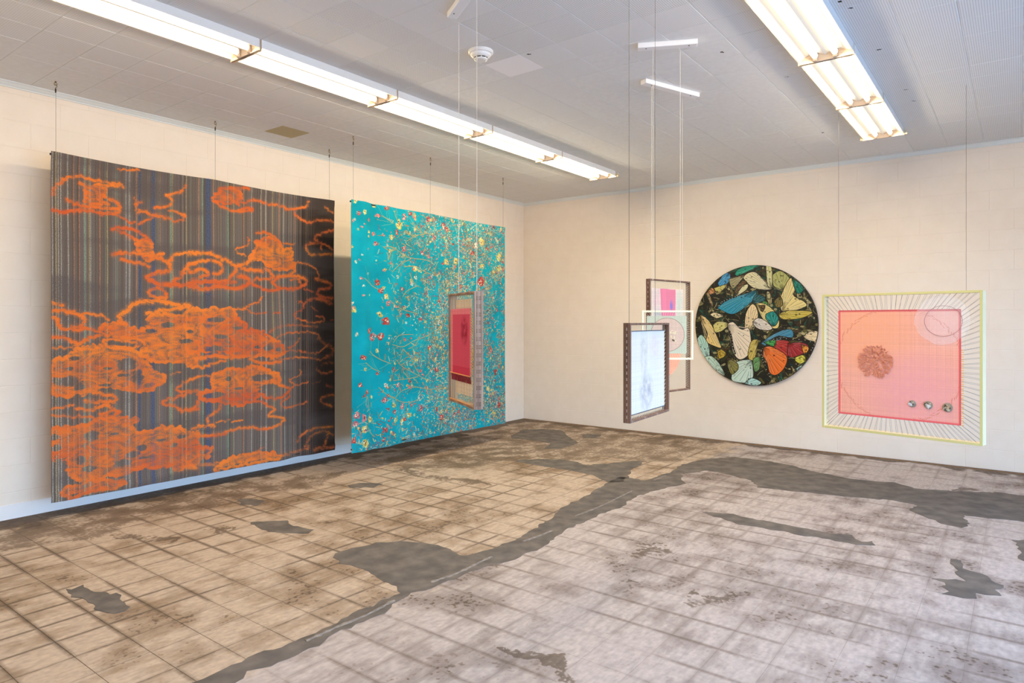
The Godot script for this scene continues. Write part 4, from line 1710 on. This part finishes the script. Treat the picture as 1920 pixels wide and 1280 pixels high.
# ---------------------------------------------------------------- everything that hangs
func weave(w: int, h: int, base: Color, amt: float, seed_: int) -> Cv:
	var cv := Cv.new(w, h, base)
	var r2 := RandomNumberGenerator.new()
	r2.seed = seed_
	var cx := PackedFloat32Array()
	var cy := PackedFloat32Array()
	for i in w:
		cx.append(r2.randf_range(-1, 1))
	for j in h:
		cy.append(r2.randf_range(-1, 1))
	for j in h:
		for i in w:
			var k := 1.0 + amt * (cx[i] * 0.5 + cy[j] * 0.5 + r2.randf_range(-0.5, 0.5))
			var q := (j * w + i) * 3
			for c in 3:
				cv.b[q + c] = int(clampf(cv.b[q + c] * k, 0, 255))
	return cv


func blotch(cv: Cv, cx: float, cy: float, rx: float, ry: float, c: Color, a: float, seed_: int, rough: float = 1.6) -> void:
	var f := FastNoiseLite.new()
	f.seed = seed_
	f.frequency = 0.03
	for y in range(int(cy - ry), int(cy + ry)):
		for x in range(int(cx - rx), int(cx + rx)):
			var d := 1.0 - pow((x - cx) / rx, 2) - pow((y - cy) / ry, 2)
			if d > 0.0:
				cv.put(x, y, c, clampf(a * d * (1.0 + f.get_noise_2d(x, y) * rough), 0.0, 1.0))


func build_art() -> void:
	var tap := tmat(cloud_texture(), 0.88, 0.22)
	var teal := tmat(blossom_texture(), 0.85, 0.25)
	for m in [tap, teal]:
		m.backlight_enabled = true
		m.backlight = Color(0.5, 0.5, 0.5)
	hanging("tapestry", "dark striped tapestry woven with orange clouds", 0.295, 6.46, 3.837, 2.802, 0.133, tap, [[0.74, 0.035, 0.030, 0.35], [0.83, 0.03, -0.022, 0.4], [0.905, 0.04, 0.02, 0.3], [0.04, 0.02, 0.012, 0.0], [0.5, 0.08, 0.012, 0.5]], [0.012, 0.494, 0.976], 0.014)
	hanging("tapestry", "turquoise tapestry with blossoming golden branches", 0.90, 4.10, 1.637, 2.712, 0.214, teal, [[0.06, 0.02, 0.02, -0.3], [0.115, 0.018, -0.018, -0.3], [0.19, 0.03, 0.022, -0.3], [0.29, 0.025, -0.02, 0.0], [0.40, 0.05, 0.014, 0.1]], [0.01, 0.45, 0.985], 0.008)
	for e in [["brass hook above the corner of the orange cloud tapestry nearest the viewer", 6.43, 0.295], ["brass hook above the middle of the orange cloud tapestry", 5.164, 0.295], ["brass hook above the inner end of the orange cloud tapestry", 3.90, 0.295], ["brass hook above the turquoise tapestry edge beside the cloud tapestry", 4.075, 0.90], ["brass hook above the middle of the turquoise tapestry", 2.99, 0.90], ["brass hook above the turquoise tapestry edge near the room corner", 1.674, 0.90]]:
		hook(e[0], Vector3(e[2], CEIL_H, e[1]), "brass hooks in the ceiling")

	# round butterfly picture on the back wall
	var disc := thing("round_picture", "large round picture crowded with colourful butterflies on the back wall", "picture", Vector3(3.53, 0.717, 0.0))
	var R := 0.743
	var s := new_st()
	var n := 96
	for i in n:
		var a0 := TAU * i / n
		var a1 := TAU * (i + 1) / n
		var rr := R - 0.003
		vert(s, Vector3(0, R, 0.034), Vector3.BACK, Vector2(0.5, 0.5))
		for a in [a1, a0]:
			vert(s, Vector3(cos(a) * rr, R + sin(a) * rr, 0.034), Vector3.BACK, Vector2(0.5 + cos(a) * 0.5, 0.5 - sin(a) * 0.5))
	part("picture_face", s, tmat(wing_texture(), 0.45, 0.4), disc)
	s = new_st()
	for i in n:
		var a0 := TAU * i / n
		var a1 := TAU * (i + 1) / n
		for e in [[R - 0.003, 0.034, R, 0.031], [R, 0.031, R, 0.001]]:
			var p0 := Vector3(cos(a0), sin(a0), 0)
			var p1 := Vector3(cos(a1), sin(a1), 0)
			face(s, [Vector3(0, R, e[1]) + p0 * e[0], Vector3(0, R, e[1]) + p1 * e[0], Vector3(0, R, e[3]) + p1 * e[2], Vector3(0, R, e[3]) + p0 * e[2]], Vector3(0, R, 0.0))
	part("rim", s, M.dark, disc)

	build_front_frame()
	build_back_frame()
	build_cream_frame()
	build_red_frame()
	build_square_frame()
	batten("short white batten on the ceiling above the small cream frame", Vector3(4.13, 0, 4.36), Vector3(4.47, 0, 4.19))
	batten("white batten slanting toward the corner above the tall brown frame", Vector3(3.875, 0, 3.76), Vector3(4.075, 0, 3.21))
	batten("white batten on the ceiling above the red weaving, cut by the picture's top", Vector3(3.46, 0, 5.44), Vector3(3.86, 0, 5.67))


const HUNG := "framed weavings hung on wires"


func build_front_frame() -> void:
	var w := 0.5397
	var h := 0.4906
	var o := box_frame("hanging_frame", "brown box frame holding a white smudged canvas, nearest of the hanging frames", Vector3(4.6258, 1.0128, 5.4312), Vector3(-0.069, 0, -0.9976).normalized(), w, h, 0.038, 0.011, M.walnut, HUNG)
	var cv := weave(256, 240, Color8(216, 204, 186), 0.05, 101)
	blotch(cv, 90, 60, 34, 90, Color8(188, 178, 164), 0.5, 1)
	blotch(cv, 110, 180, 60, 70, Color8(168, 158, 154), 0.55, 2)
	blotch(cv, 170, 50, 50, 50, Color8(212, 188, 190), 0.45, 3)
	blotch(cv, 150, 110, 50, 50, Color8(212, 204, 182), 0.5, 4)
	panel("canvas", o, -w / 2 + 0.05, w / 2 - 0.036, 0.034, h - 0.041, -0.016, 0.004, tmat(cv.tex()))
	var cord := mat(Color8(70, 78, 92), 0.8)
	for y in [0.034, h - 0.041]:
		var e := new_st()
		tube(e, [Vector3(-w / 2 + 0.05, y, -0.015), Vector3(w / 2 - 0.036, y, -0.015)], 0.0022, 5)
		part("edge_cord", e, cord, o)
	var s := new_st()
	for i in 22:
		var x := lerpf(-w / 2 + 0.06, w / 2 - 0.04, i / 21.0)
		tube(s, [Vector3(x, h - 0.041, -0.017), Vector3(x + 0.006, h - 0.011, -0.018)], 0.0007, 4, false)
		tube(s, [Vector3(x, 0.034, -0.017), Vector3(x - 0.008, 0.011, -0.018)], 0.0012, 4, false)
	for i in 20:
		var y := lerpf(0.04, h - 0.05, i / 19.0)
		tube(s, [Vector3(w / 2 - 0.036, y, -0.016), Vector3(w / 2 - 0.011, y + 0.012, -0.02)], 0.0013, 4, false)
		tube(s, [Vector3(-w / 2 + 0.05, y, -0.016), Vector3(-w / 2 + 0.011, y + 0.012, -0.02)], 0.0013, 4, false)
	part("lacing", s, M.thread_cream, o).set_meta("kind", "stuff")
	s = new_st()
	for i in 15:
		cbox(s, Vector3(-w / 2 - 0.0006, lerpf(0.03, h - 0.03, i / 14.0), -0.019), Vector3(0.002, 0.015, 0.0011), 0.0)
	part("stitches", s, M.thread_cream, o).set_meta("kind", "stuff")
	wire_to_ceiling(o, -w / 2 + 0.027, h, -0.019, M.wire_dark, CEIL_H)
	wire_to_ceiling(o, w / 2 - 0.165, h, -0.019, M.wire_dark, CEIL_H)


func build_back_frame() -> void:
	var w := 0.5676
	var h := 0.8803
	var o := box_frame("hanging_frame", "tall brown box frame with a pink and white woven panel", Vector3(3.9094, 0.9548, 3.7147), Vector3(0.1573, 0, -0.9875).normalized(), w, h, 0.038, 0.011, M.walnut, HUNG)
	var cv := weave(256, 128, Color8(210, 192, 170), 0.10, 111)
	cv.poly(PackedVector2Array([Vector2(68, 0), Vector2(192, 2), Vector2(190, 127), Vector2(78, 127)]), Color8(214, 96, 122), 0.8)
	cv.poly(PackedVector2Array([Vector2(84, 0), Vector2(112, 0), Vector2(116, 127), Vector2(90, 127)]), Color8(226, 120, 138), 0.5)
	blotch(cv, 36, 40, 40, 60, Color8(214, 168, 164), 0.6, 7)
	blotch(cv, 50, 110, 40, 30, Color8(120, 130, 140), 0.35, 8)
	blotch(cv, 158, 70, 14, 30, Color8(120, 110, 180), 0.8, 9)
	blotch(cv, 225, 60, 34, 60, Color8(190, 190, 164), 0.8, 10)
	for i in range(0, 256, 7):
		cv.line(PackedVector2Array([Vector2(i, 0), Vector2(i, 127)]), 1.0, Color8(236, 222, 214), 0.35)
	panel("woven_panel", o, -w / 2 + 0.045, w / 2 - 0.08, h - 0.31, h - 0.068, -0.018, 0.003, tmat(cv.tex()))
	# half round coral piece low in the frame
	var s := new_st()
	var c := Vector3(-0.06, 0.335, -0.018)
	for e in [0.0, -0.003]:
		for i in 40:
			var a0 := PI + PI * i / 40.0
			var a1 := PI + PI * (i + 1) / 40.0
			face(s, [c + Vector3(0, 0, e), c + Vector3(cos(a0) * 0.30, sin(a0) * 0.21, e), c + Vector3(cos(a1) * 0.30, sin(a1) * 0.21, e)], c + Vector3(0, 0, -0.0015))
	var cm := weave(96, 96, Color8(236, 160, 124), 0.08, 113)
	var coral := tmat(cm.tex())
	coral.uv1_triplanar = true
	coral.uv1_scale = Vector3.ONE * 3.0
	var half := part("half_round_panel", s, coral, o)
	half.scale.x = 0.74
	s = new_st()
	for i in 34:
		var x := lerpf(-w / 2 + 0.02, w / 2 - 0.02, i / 33.0)
		tube(s, [Vector3(x, 0.011, -0.020), Vector3(x + 0.004, h - 0.011, -0.020)], 0.0007, 4, false)
	part("warp_threads", s, M.thread_cream, o).set_meta("kind", "stuff")
	s = new_st()
	for i in 60:
		var y := lerpf(0.02, h - 0.03, i / 59.0)
		tube(s, [Vector3(w / 2 - 0.012, y, -0.004), Vector3(w / 2 - 0.012, y + 0.014, -0.034)], 0.0014, 4, false)
	part("lacing", s, M.thread_cream, o).set_meta("kind", "stuff")
	s = new_st()
	for i in 24:
		cbox(s, Vector3(-w / 2 - 0.0006, lerpf(0.03, h - 0.03, i / 23.0), -0.019), Vector3(0.002, 0.014, 0.0011), 0.0)
	part("stitches", s, M.thread_cream, o).set_meta("kind", "stuff")
	wire_to_ceiling(o, -w / 2 + 0.045, h, -0.019, M.wire_pale, CEIL_H - 0.02)
	wire_to_ceiling(o, w / 2 - 0.09, h, -0.019, M.wire_pale, CEIL_H - 0.02)


func build_cream_frame() -> void:
	var w := 0.336
	var h := 0.3245
	var o := box_frame("hanging_frame", "small square cream frame with a pale green panel and tan circle", Vector3(4.1525, 1.2586, 4.3464), Vector3(0.821, 0, -0.571).normalized(), w, h, 0.02, 0.0125, M.cream_wood, HUNG)
	var cv := weave(256, 256, Color8(204, 200, 166), 0.07, 121)
	for i in range(0, 256, 6):
		cv.line(PackedVector2Array([Vector2(i, 0), Vector2(i + 8, 255)]), 1.0, Color8(178, 178, 160), 0.35)
	panel("gauze_panel", o, -w / 2 + 0.034, w / 2 - 0.042, 0.040, h - 0.036, -0.010, 0.002, tmat(cv.tex()))
	var s := new_st()
	var c := Vector3(0.001, 0.165, -0.0085)
	for i in 48:
		var a0 := TAU * i / 48.0
		var a1 := TAU * (i + 1) / 48.0
		face(s, [c, c + Vector3(cos(a0), sin(a0), 0) * 0.110, c + Vector3(cos(a1), sin(a1), 0) * 0.110], c + Vector3(0, 0, -0.01))
	var tan_cloth := tmat(weave(96, 96, Color8(222, 186, 158), 0.06, 123).tex())
	tan_cloth.uv1_triplanar = true
	tan_cloth.uv1_scale = Vector3.ONE * 6.0
	var round_ := part("round_cloth", s, tan_cloth, o)
	s = new_st()
	tube(s, ring(c, Vector3.RIGHT, Vector3.UP, 0.110, 60), 0.0016, 5, false)
	part("edge_cord", s, mat(Color8(178, 142, 112), 0.8), round_)
	s = new_st()
	for i in 12:
		var p := c + Vector3(0.036 + rng.randf_range(-0.016, 0.02), rng.randf_range(-0.045, 0.035), 0.001)
		cbox(s, p, Vector3(rng.randf_range(0.006, 0.014), rng.randf_range(0.006, 0.016), 0.002), 0.0005)
	part("foil_flakes", s, mat(Color8(232, 208, 160), 0.5), round_).set_meta("kind", "stuff")
	s = new_st()
	for k in 3:
		cbox(s, c + Vector3(0.034 + k * 0.004, -0.034 - k * 0.003, 0.002), Vector3(0.010, 0.007, 0.002), 0.0005)
	part("brown_scrap", s, M.thread_brown, round_)
	s = new_st()
	for i in 20:
		var t := i / 19.0
		for e in [[Vector3(lerpf(-w / 2 + 0.034, w / 2 - 0.042, t), h - 0.036, -0.011), Vector3(lerpf(-w / 2 + 0.012, w / 2 - 0.012, t), h - 0.012, -0.011)], [Vector3(lerpf(-w / 2 + 0.034, w / 2 - 0.042, t), 0.040, -0.011), Vector3(lerpf(-w / 2 + 0.012, w / 2 - 0.012, t), 0.012, -0.011)], [Vector3(-w / 2 + 0.034, lerpf(0.04, h - 0.036, t), -0.011), Vector3(-w / 2 + 0.012, lerpf(0.012, h - 0.012, t), -0.011)], [Vector3(w / 2 - 0.042, lerpf(0.04, h - 0.036, t), -0.011), Vector3(w / 2 - 0.012, lerpf(0.012, h - 0.012, t), -0.011)]]:
			tube(s, [e[0], e[1]], 0.0006, 4, false)
	part("lacing", s, M.thread_cream, o).set_meta("kind", "stuff")
	wire_to_ceiling(o, -w / 2 + 0.074, h, -0.010, M.wire_pale, CEIL_H - 0.02)
	wire_to_ceiling(o, w / 2 - 0.083, h, -0.010, M.wire_pale, CEIL_H - 0.02)


func build_red_frame() -> void:
	var w := 0.4997
	var h := 0.6636
	var o := box_frame("hanging_frame", "pale brown box frame with a red weaving, hanging before the turquoise tapestry", Vector3(3.2843, 1.0172, 5.2787), Vector3(0.8592, 0, 0.5117).normalized(), w, h, 0.054, 0.012, M.walnut_pale, HUNG)
	var cv := weave(192, 256, Color8(228, 128, 138), 0.10, 131)
	cv.poly(PackedVector2Array([Vector2(18, 22), Vector2(186, 22), Vector2(186, 255), Vector2(18, 255)]), Color8(206, 72, 96), 0.85)
	blotch(cv, 134, 84, 40, 64, Color8(150, 40, 62), 0.75, 12)
	cv.poly(PackedVector2Array([Vector2(18, 225), Vector2(186, 225), Vector2(186, 255), Vector2(18, 255)]), Color8(196, 52, 78), 0.7)
	for i in range(0, 192, 6):
		cv.line(PackedVector2Array([Vector2(i, 0), Vector2(i, 255)]), 1.0, Color8(168, 44, 68), 0.25)
	panel("red_weaving", o, -w / 2 + 0.035, w / 2 - 0.085, 0.178, h - 0.094, -0.006, 0.004, tmat(cv.tex()))
	var pale := tmat(weave(128, 64, Color8(236, 222, 206), 0.08, 133).tex())
	panel("pale_cloth", o, -w / 2 + 0.11, w / 2 - 0.088, h - 0.115, h - 0.040, -0.014, 0.003, pale)
	panel("pale_cloth", o, -w / 2 + 0.115, w / 2 - 0.082, 0.062, 0.166, -0.014, 0.003, pale)
	var s := new_st()
	for i in 13:
		var x := lerpf(-w / 2 + 0.05, w / 2 - 0.10, i / 12.0)
		tube(s, [Vector3(x, 0.180, -0.007), Vector3(x + 0.004, 0.135, -0.009)], 0.0045, 5)
	part("fringe", s, mat(Color8(136, 42, 52), 0.85), o).set_meta("kind", "stuff")
	s = new_st()
	for i in 19:
		var x := lerpf(-w / 2 + 0.02, w / 2 - 0.03, i / 18.0)
		tube(s, [Vector3(x, 0.012, -0.012), Vector3(x, h - 0.012, -0.012)], 0.0016, 4, false)
	part("warp_threads", s, mat(Color8(206, 178, 122), 0.8), o).set_meta("kind", "stuff")
	s = new_st()
	for i in 24:
		var y := lerpf(0.19, h - 0.11, i / 23.0)
		tube(s, [Vector3(w / 2 - 0.085, y, -0.006), Vector3(w / 2 - 0.055, y - 0.016, -0.010)], 0.0018, 4, false)
		tube(s, [Vector3(-w / 2 + 0.035, y, -0.006), Vector3(-w / 2 + 0.014, y - 0.016, -0.010)], 0.0018, 4, false)
	for y in [0.016, 0.178]:
		tube(s, [Vector3(-w / 2 + 0.02, y, -0.004), Vector3(w / 2 - 0.085, y, -0.004)], 0.0034, 5)
	part("lacing", s, mat(Color8(226, 158, 96), 0.8), o).set_meta("kind", "stuff")
	s = new_st()
	for i in 14:
		for q in [-0.016, -0.030, -0.038]:
			cbox(s, Vector3(w / 2 + 0.0005, lerpf(0.03, h - 0.04, i / 13.0), q), Vector3(0.002, 0.016, 0.0012), 0.0)
			for e in [-0.009, 0.009]:
				cbox(s, Vector3(w / 2 + 0.0006, lerpf(0.03, h - 0.04, i / 13.0) + e, q), Vector3(0.002, 0.003, 0.004), 0.0)
	part("stitches", s, M.thread_brown, o).set_meta("kind", "stuff")
	wire_to_ceiling(o, -w / 2 + 0.177, h, -0.012, M.wire_pale, CEIL_H - 0.02)
	wire_to_ceiling(o, w / 2 - 0.012, h, -0.020, M.wire_pale, CEIL_H - 0.02)


func build_square_frame() -> void:
	var w := 1.2035
	var h := 1.18
	var o := box_frame("hanging_frame", "large square pale yellow frame with a coral gauze panel laced inside", Vector3(4.7376, 0.5678, 1.9562), Vector3(0.979, 0, 0.2038).normalized(), w, h, 0.088, 0.017, M.cream_wood, HUNG)
	# yellow front edge
	for sg in [-1.0, 1.0]:
		var e := new_st()
		cbox(e, Vector3(sg * (w - 0.017) * 0.5, h * 0.5, 0.003), Vector3(0.019, h + 0.002, 0.006), 0.001)
		part("front_strip", e, M.yellow_wood, o)
		e = new_st()
		cbox(e, Vector3(0, h * 0.5 + sg * (h - 0.017) * 0.5, 0.003), Vector3(w - 0.038, 0.019, 0.006), 0.001)
		part("front_strip", e, M.yellow_wood, o)
	var x0 := -w / 2 + 0.127
	var x1 := -w / 2 + 1.049
	var y0 := 0.136
	var y1 := 1.036
	var cv := weave(640, 624, Color8(238, 172, 150), 0.10, 141)
	blotch(cv, 150, 130, 320, 260, Color8(242, 170, 128), 0.7, 21, 0.5)
	blotch(cv, 420, 480, 330, 280, Color8(234, 162, 164), 0.75, 22, 0.5)
	blotch(cv, 590, 60, 150, 170, Color8(240, 200, 192), 0.6, 23, 0.3)
	for i in range(0, 640, 5):
		cv.line(PackedVector2Array([Vector2(i, 0), Vector2(i, 623)]), 1.0, Color8(246, 196, 176), 0.3)
	for j in range(0, 624, 5):
		cv.line(PackedVector2Array([Vector2(0, j), Vector2(639, j)]), 1.0, Color8(214, 120, 110), 0.25)
	# couched ring of small stitches around the cloth
	var r2 := RandomNumberGenerator.new()
	r2.seed = 151
	for i in 220:
		var a := TAU * i / 220.0
		var p := Vector2(320, 312) + Vector2(cos(a), sin(a)) * (330.0 + r2.randf_range(-9, 9))
		cv.line(PackedVector2Array([p, p + Vector2(cos(a * 3.0), sin(a * 3.0)) * 14.0]), 2.0, Color8(206, 120, 96), 0.55)
	# crimson bound edge
	for e in [[0, 0, 640, 9], [0, 615, 640, 624], [0, 0, 9, 624], [631, 0, 640, 624]]:
		cv.poly(PackedVector2Array([Vector2(e[0], e[1]), Vector2(e[2], e[1]), Vector2(e[2], e[3]), Vector2(e[0], e[3])]), Color8(226, 104, 104), 0.85)
	var net := panel("gauze_panel", o, x0, x1, y0, y1, -0.038, 0.004, tmat(cv.tex(), 0.9, 0.2))
	var s := new_st()
	for e in [[x0, y0, x1, y0], [x0, y1, x1, y1], [x0, y0, x0, y1], [x1, y0, x1, y1]]:
		tube(s, [Vector3(e[0], e[1], -0.038), Vector3(e[2], e[3], -0.038)], 0.0036, 6)
	part("bound_edge", s, mat(Color8(222, 92, 96), 0.85), net)
	s = new_st()
	for i in 34:
		var y := lerpf(y0, 0.72, i / 33.0)
		cbox(s, Vector3(x1 + 0.013, y, -0.039), Vector3(0.017, 0.009, 0.002), 0.0)
	part("fringe", s, mat(Color8(232, 188, 128), 0.85), net).set_meta("kind", "stuff")
	# brown rosette of overlapping slips
	s = new_st()
	var c := Vector3(-w / 2 + 0.427, 0.60, -0.036)
	for i in 330:
		var a := r2.randf() * TAU
		var d := sqrt(r2.randf()) * 0.135
		var p := c + Vector3(cos(a) * d, sin(a) * d, r2.randf_range(0.0, 0.008))
		var dir := Vector3(cos(a + r2.randf_range(-0.6, 0.6)), sin(a) * 0.5 - 0.2, r2.randf_range(-0.1, 0.35)).normalized()
		var side := dir.cross(Vector3(0, 0, 1)).normalized()
		var L := r2.randf_range(0.018, 0.042)
		var W := r2.randf_range(0.004, 0.010)
		face(s, [p - dir * L * 0.5, p + side * W, p + dir * L * 0.5, p - side * W], p - Vector3(0, 0, 1))
	part("brown_rosette", s, world_tri(tmat(noise_tex(0.08, 61, Color8(188, 108, 84), Color8(236, 166, 138), 128), 0.85), 0.06), o).set_meta("kind", "stuff")
	# fine wire ring over the upper corner
	s = new_st()
	tube(s, ring(Vector3(-w / 2 + 0.934, 0.946, -0.024), Vector3.RIGHT, Vector3.UP * 0.92, 0.131, 64), 0.0016, 5, false)
	part("wire_ring", s, mat(Color8(150, 104, 104), 0.6), o)
	# translucent white disc behind the ring, whitens the upper corner
	s = new_st()
	var f := FastNoiseLite.new()
	f.seed = 157
	f.frequency = 0.8
	var hc := Vector3(-w / 2 + 0.925, 0.955, -0.030)
	for i in 60:
		var q := []
		for k in [i, i + 1]:
			var a: float = TAU * k / 60.0
			q.append(hc + Vector3(cos(a), sin(a), 0) * (0.195 + 0.012 * f.get_noise_2d(cos(a) * 3.0, sin(a) * 3.0)))
		face(s, [hc, q[0], q[1]], hc - Vector3(0, 0, 1))
	var sheer := mat(Color(0.97, 0.96, 0.98, 0.22), 0.9, 0.1)
	sheer.transparency = BaseMaterial3D.TRANSPARENCY_ALPHA
	part("whitening_disc", s, sheer, o)
	# three small folded paper buds
	var k2 := 0
	for e in [[0.712, 0.272, 0.032, Color8(232, 232, 230)], [0.828, 0.272, 0.036, Color8(206, 200, 190)], [0.962, 0.266, 0.040, Color8(190, 174, 148)]]:
		var bud := Node3D.new()
		bud.name = "paper_bud"
		o.add_child(bud, true)
		bud.position = Vector3(-w / 2 + e[0], e[1], -0.034)
		var rad: float = e[2]
		for tone in 2:
			s = new_st()
			for i in (18 if tone == 0 else 8):
				var a := r2.randf() * TAU
				var d := r2.randf() * rad * 0.6
				var p := Vector3(cos(a) * d, sin(a) * d, r2.randf_range(0.004, 0.014))
				var tdir := Vector3(cos(a), sin(a), r2.randf_range(-0.3, 0.6)).normalized()
				var side := tdir.cross(Vector3(0, 0, 1)).normalized()
				var L := rad * r2.randf_range(0.45, 0.75)
				var W := rad * r2.randf_range(0.14, 0.26)
				face(s, [p - tdir * L * 0.6, p + side * W + Vector3(0, 0, 0.004), p + tdir * L * 0.6, p - side * W], p - Vector3(0, 0, 1))
			part("folds", s, mat(e[3] if tone == 0 else Color8(92, 78, 62), 0.8), bud).set_meta("kind", "stuff")
		s = new_st()
		for i in 24:
			var a0 := TAU * i / 24.0
			var a1 := TAU * (i + 1) / 24.0
			face(s, [Vector3(0, 0, 0.006), Vector3(cos(a0), sin(a0), 0) * rad * 0.9, Vector3(cos(a1), sin(a1), 0) * rad * 0.9], Vector3(0, 0, -0.1))
		part("backing", s, mat(Color8(150, 140, 124), 0.8), bud)
		k2 += 1
	# lacing from the cloth to the frame
	for side in 4:
		s = new_st()
		var nn := 27
		for i in nn:
			for t in [(i + 0.2) / nn, (i + 0.2) / nn + r2.randf_range(0.003, 0.012)]:
				var a: float = t
				var b: float = clampf(t + r2.randf_range(-0.008, 0.008), 0.0, 1.0)
				var P := Vector3.ZERO
				var Q := Vector3.ZERO
				if side < 2:
					var yy := y1 if side == 0 else y0
					var fy := h - 0.017 if side == 0 else 0.017
					P = Vector3(lerpf(x0, x1, b), yy, -0.039)
					Q = Vector3(lerpf(-w / 2 + 0.02, w / 2 - 0.02, a), fy, -0.044)
				else:
					var xx := x0 if side == 2 else x1
					var fx := -w / 2 + 0.017 if side == 2 else w / 2 - 0.017
					P = Vector3(xx, lerpf(y0, y1, b), -0.039)
					Q = Vector3(fx, lerpf(0.02, h - 0.02, a), -0.044)
				tube(s, [P, Q], 0.0008, 4, false)
		part("lacing", s, M.thread_grey, o).set_meta("kind", "stuff")
	wire_to_ceiling(o, -w / 2 + 0.122, h, -0.044, M.wire_dark, CEIL_H)
	wire_to_ceiling(o, w / 2 - 0.119, h, -0.044, M.wire_dark, CEIL_H)


func build_detector() -> void:
	var o := thing("smoke_detector", "round white smoke detector on the ceiling", "smoke detector", Vector3(3.235, CEIL_H, 4.905))
	var s := new_st()
	lathe(s, Vector3.ZERO, [Vector2(0.084, 0.0), Vector2(0.084, -0.012), Vector2(0.078, -0.020), Vector2(0.070, -0.022)], 40)
	part("base", s, M.plastic, o)
	s = new_st()
	lathe(s, Vector3.ZERO, [Vector2(0.070, -0.022), Vector2(0.064, -0.034), Vector2(0.052, -0.044), Vector2(0.046, -0.046)], 40)
	part("cover", s, M.plastic, o)
	s = new_st()
	lathe(s, Vector3.ZERO, [Vector2(0.040, -0.044), Vector2(0.040, -0.052)], 24)
	part("vent_slot", s, M.dark, o)
	s = new_st()
	for i in 8:
		var a := TAU * i / 8.0
		cbox(s, Vector3(cos(a) * 0.043, -0.049, sin(a) * 0.043), Vector3(0.006, 0.010, 0.006), 0.001)
	part("rib", s, M.plastic, o)
	s = new_st()
	lathe(s, Vector3.ZERO, [Vector2(0.046, -0.053), Vector2(0.044, -0.060), Vector2(0.034, -0.065), Vector2(0.0, -0.066)], 32)
	part("cap", s, M.plastic, o)


func _ready() -> void:
	rng.seed = 2024
	var cam := Camera3D.new()
	cam.name = "camera"
	cam.projection = Camera3D.PROJECTION_FRUSTUM
	cam.near = 0.05
	cam.far = 200.0
	cam.keep_aspect = Camera3D.KEEP_HEIGHT
	cam.size = 0.05 * 1280.0 / FOCAL
	cam.frustum_offset = Vector2(0, 0.05 * (602.0 - 640.0) / FOCAL)
	cam.position = CAM
	cam.rotation_degrees = Vector3(0, CAM_YAW, 0)
	add_child(cam)
	cam.current = true

	var env := Environment.new()
	var sky := Sky.new()
	var sm := ProceduralSkyMaterial.new()
	sm.sky_top_color = Color(0.56, 0.75, 1.0)
	sm.sky_horizon_color = Color(0.73, 0.87, 1.0)
	sm.ground_horizon_color = Color(0.62, 0.68, 0.76)
	sm.ground_bottom_color = Color(0.45, 0.45, 0.47)
	sm.sky_energy_multiplier = SKY_ENERGY
	sm.ground_energy_multiplier = SKY_ENERGY * 0.5
	sky.sky_material = sm
	env.background_mode = Environment.BG_SKY
	env.sky = sky
	env.tonemap_mode = Environment.TONE_MAPPER_LINEAR
	env.tonemap_exposure = EXPOSURE
	env.sdfgi_enabled = true
	env.ssao_enabled = true
	env.ssil_enabled = true
	var we := WorldEnvironment.new()
	we.name = "environment"
	we.environment = env
	add_child(we)

	make_materials()
	# rows of lamps
	var order := ["first", "second", "third", "fourth", "fifth", "sixth", "seventh"]
	# lamp power raised by hand toward the back wall to brighten that corner
	var row_power := [1.7, 1.5, 1.2, 1.0, 0.85, 0.75, 0.7]
	for i in 7:
		fixture("%s two-tube fluorescent light from the back wall, row above the tapestries" % order[i], 2.05, 1.135 + i * 1.195, 2.33 + i * 1.195, i == 0, "fluorescent row above the tapestries", row_power[i])
	for i in 7:
		fixture("%s two-tube fluorescent light from the back wall, row above the square frame" % order[i], 5.097, 1.125 + i * 1.195, 2.32 + i * 1.195, i == 0, "fluorescent row above the square frame", row_power[i] * 0.82)
	build_floor()
	build_ceiling()
	build_shell()
	build_art()
	build_detector()
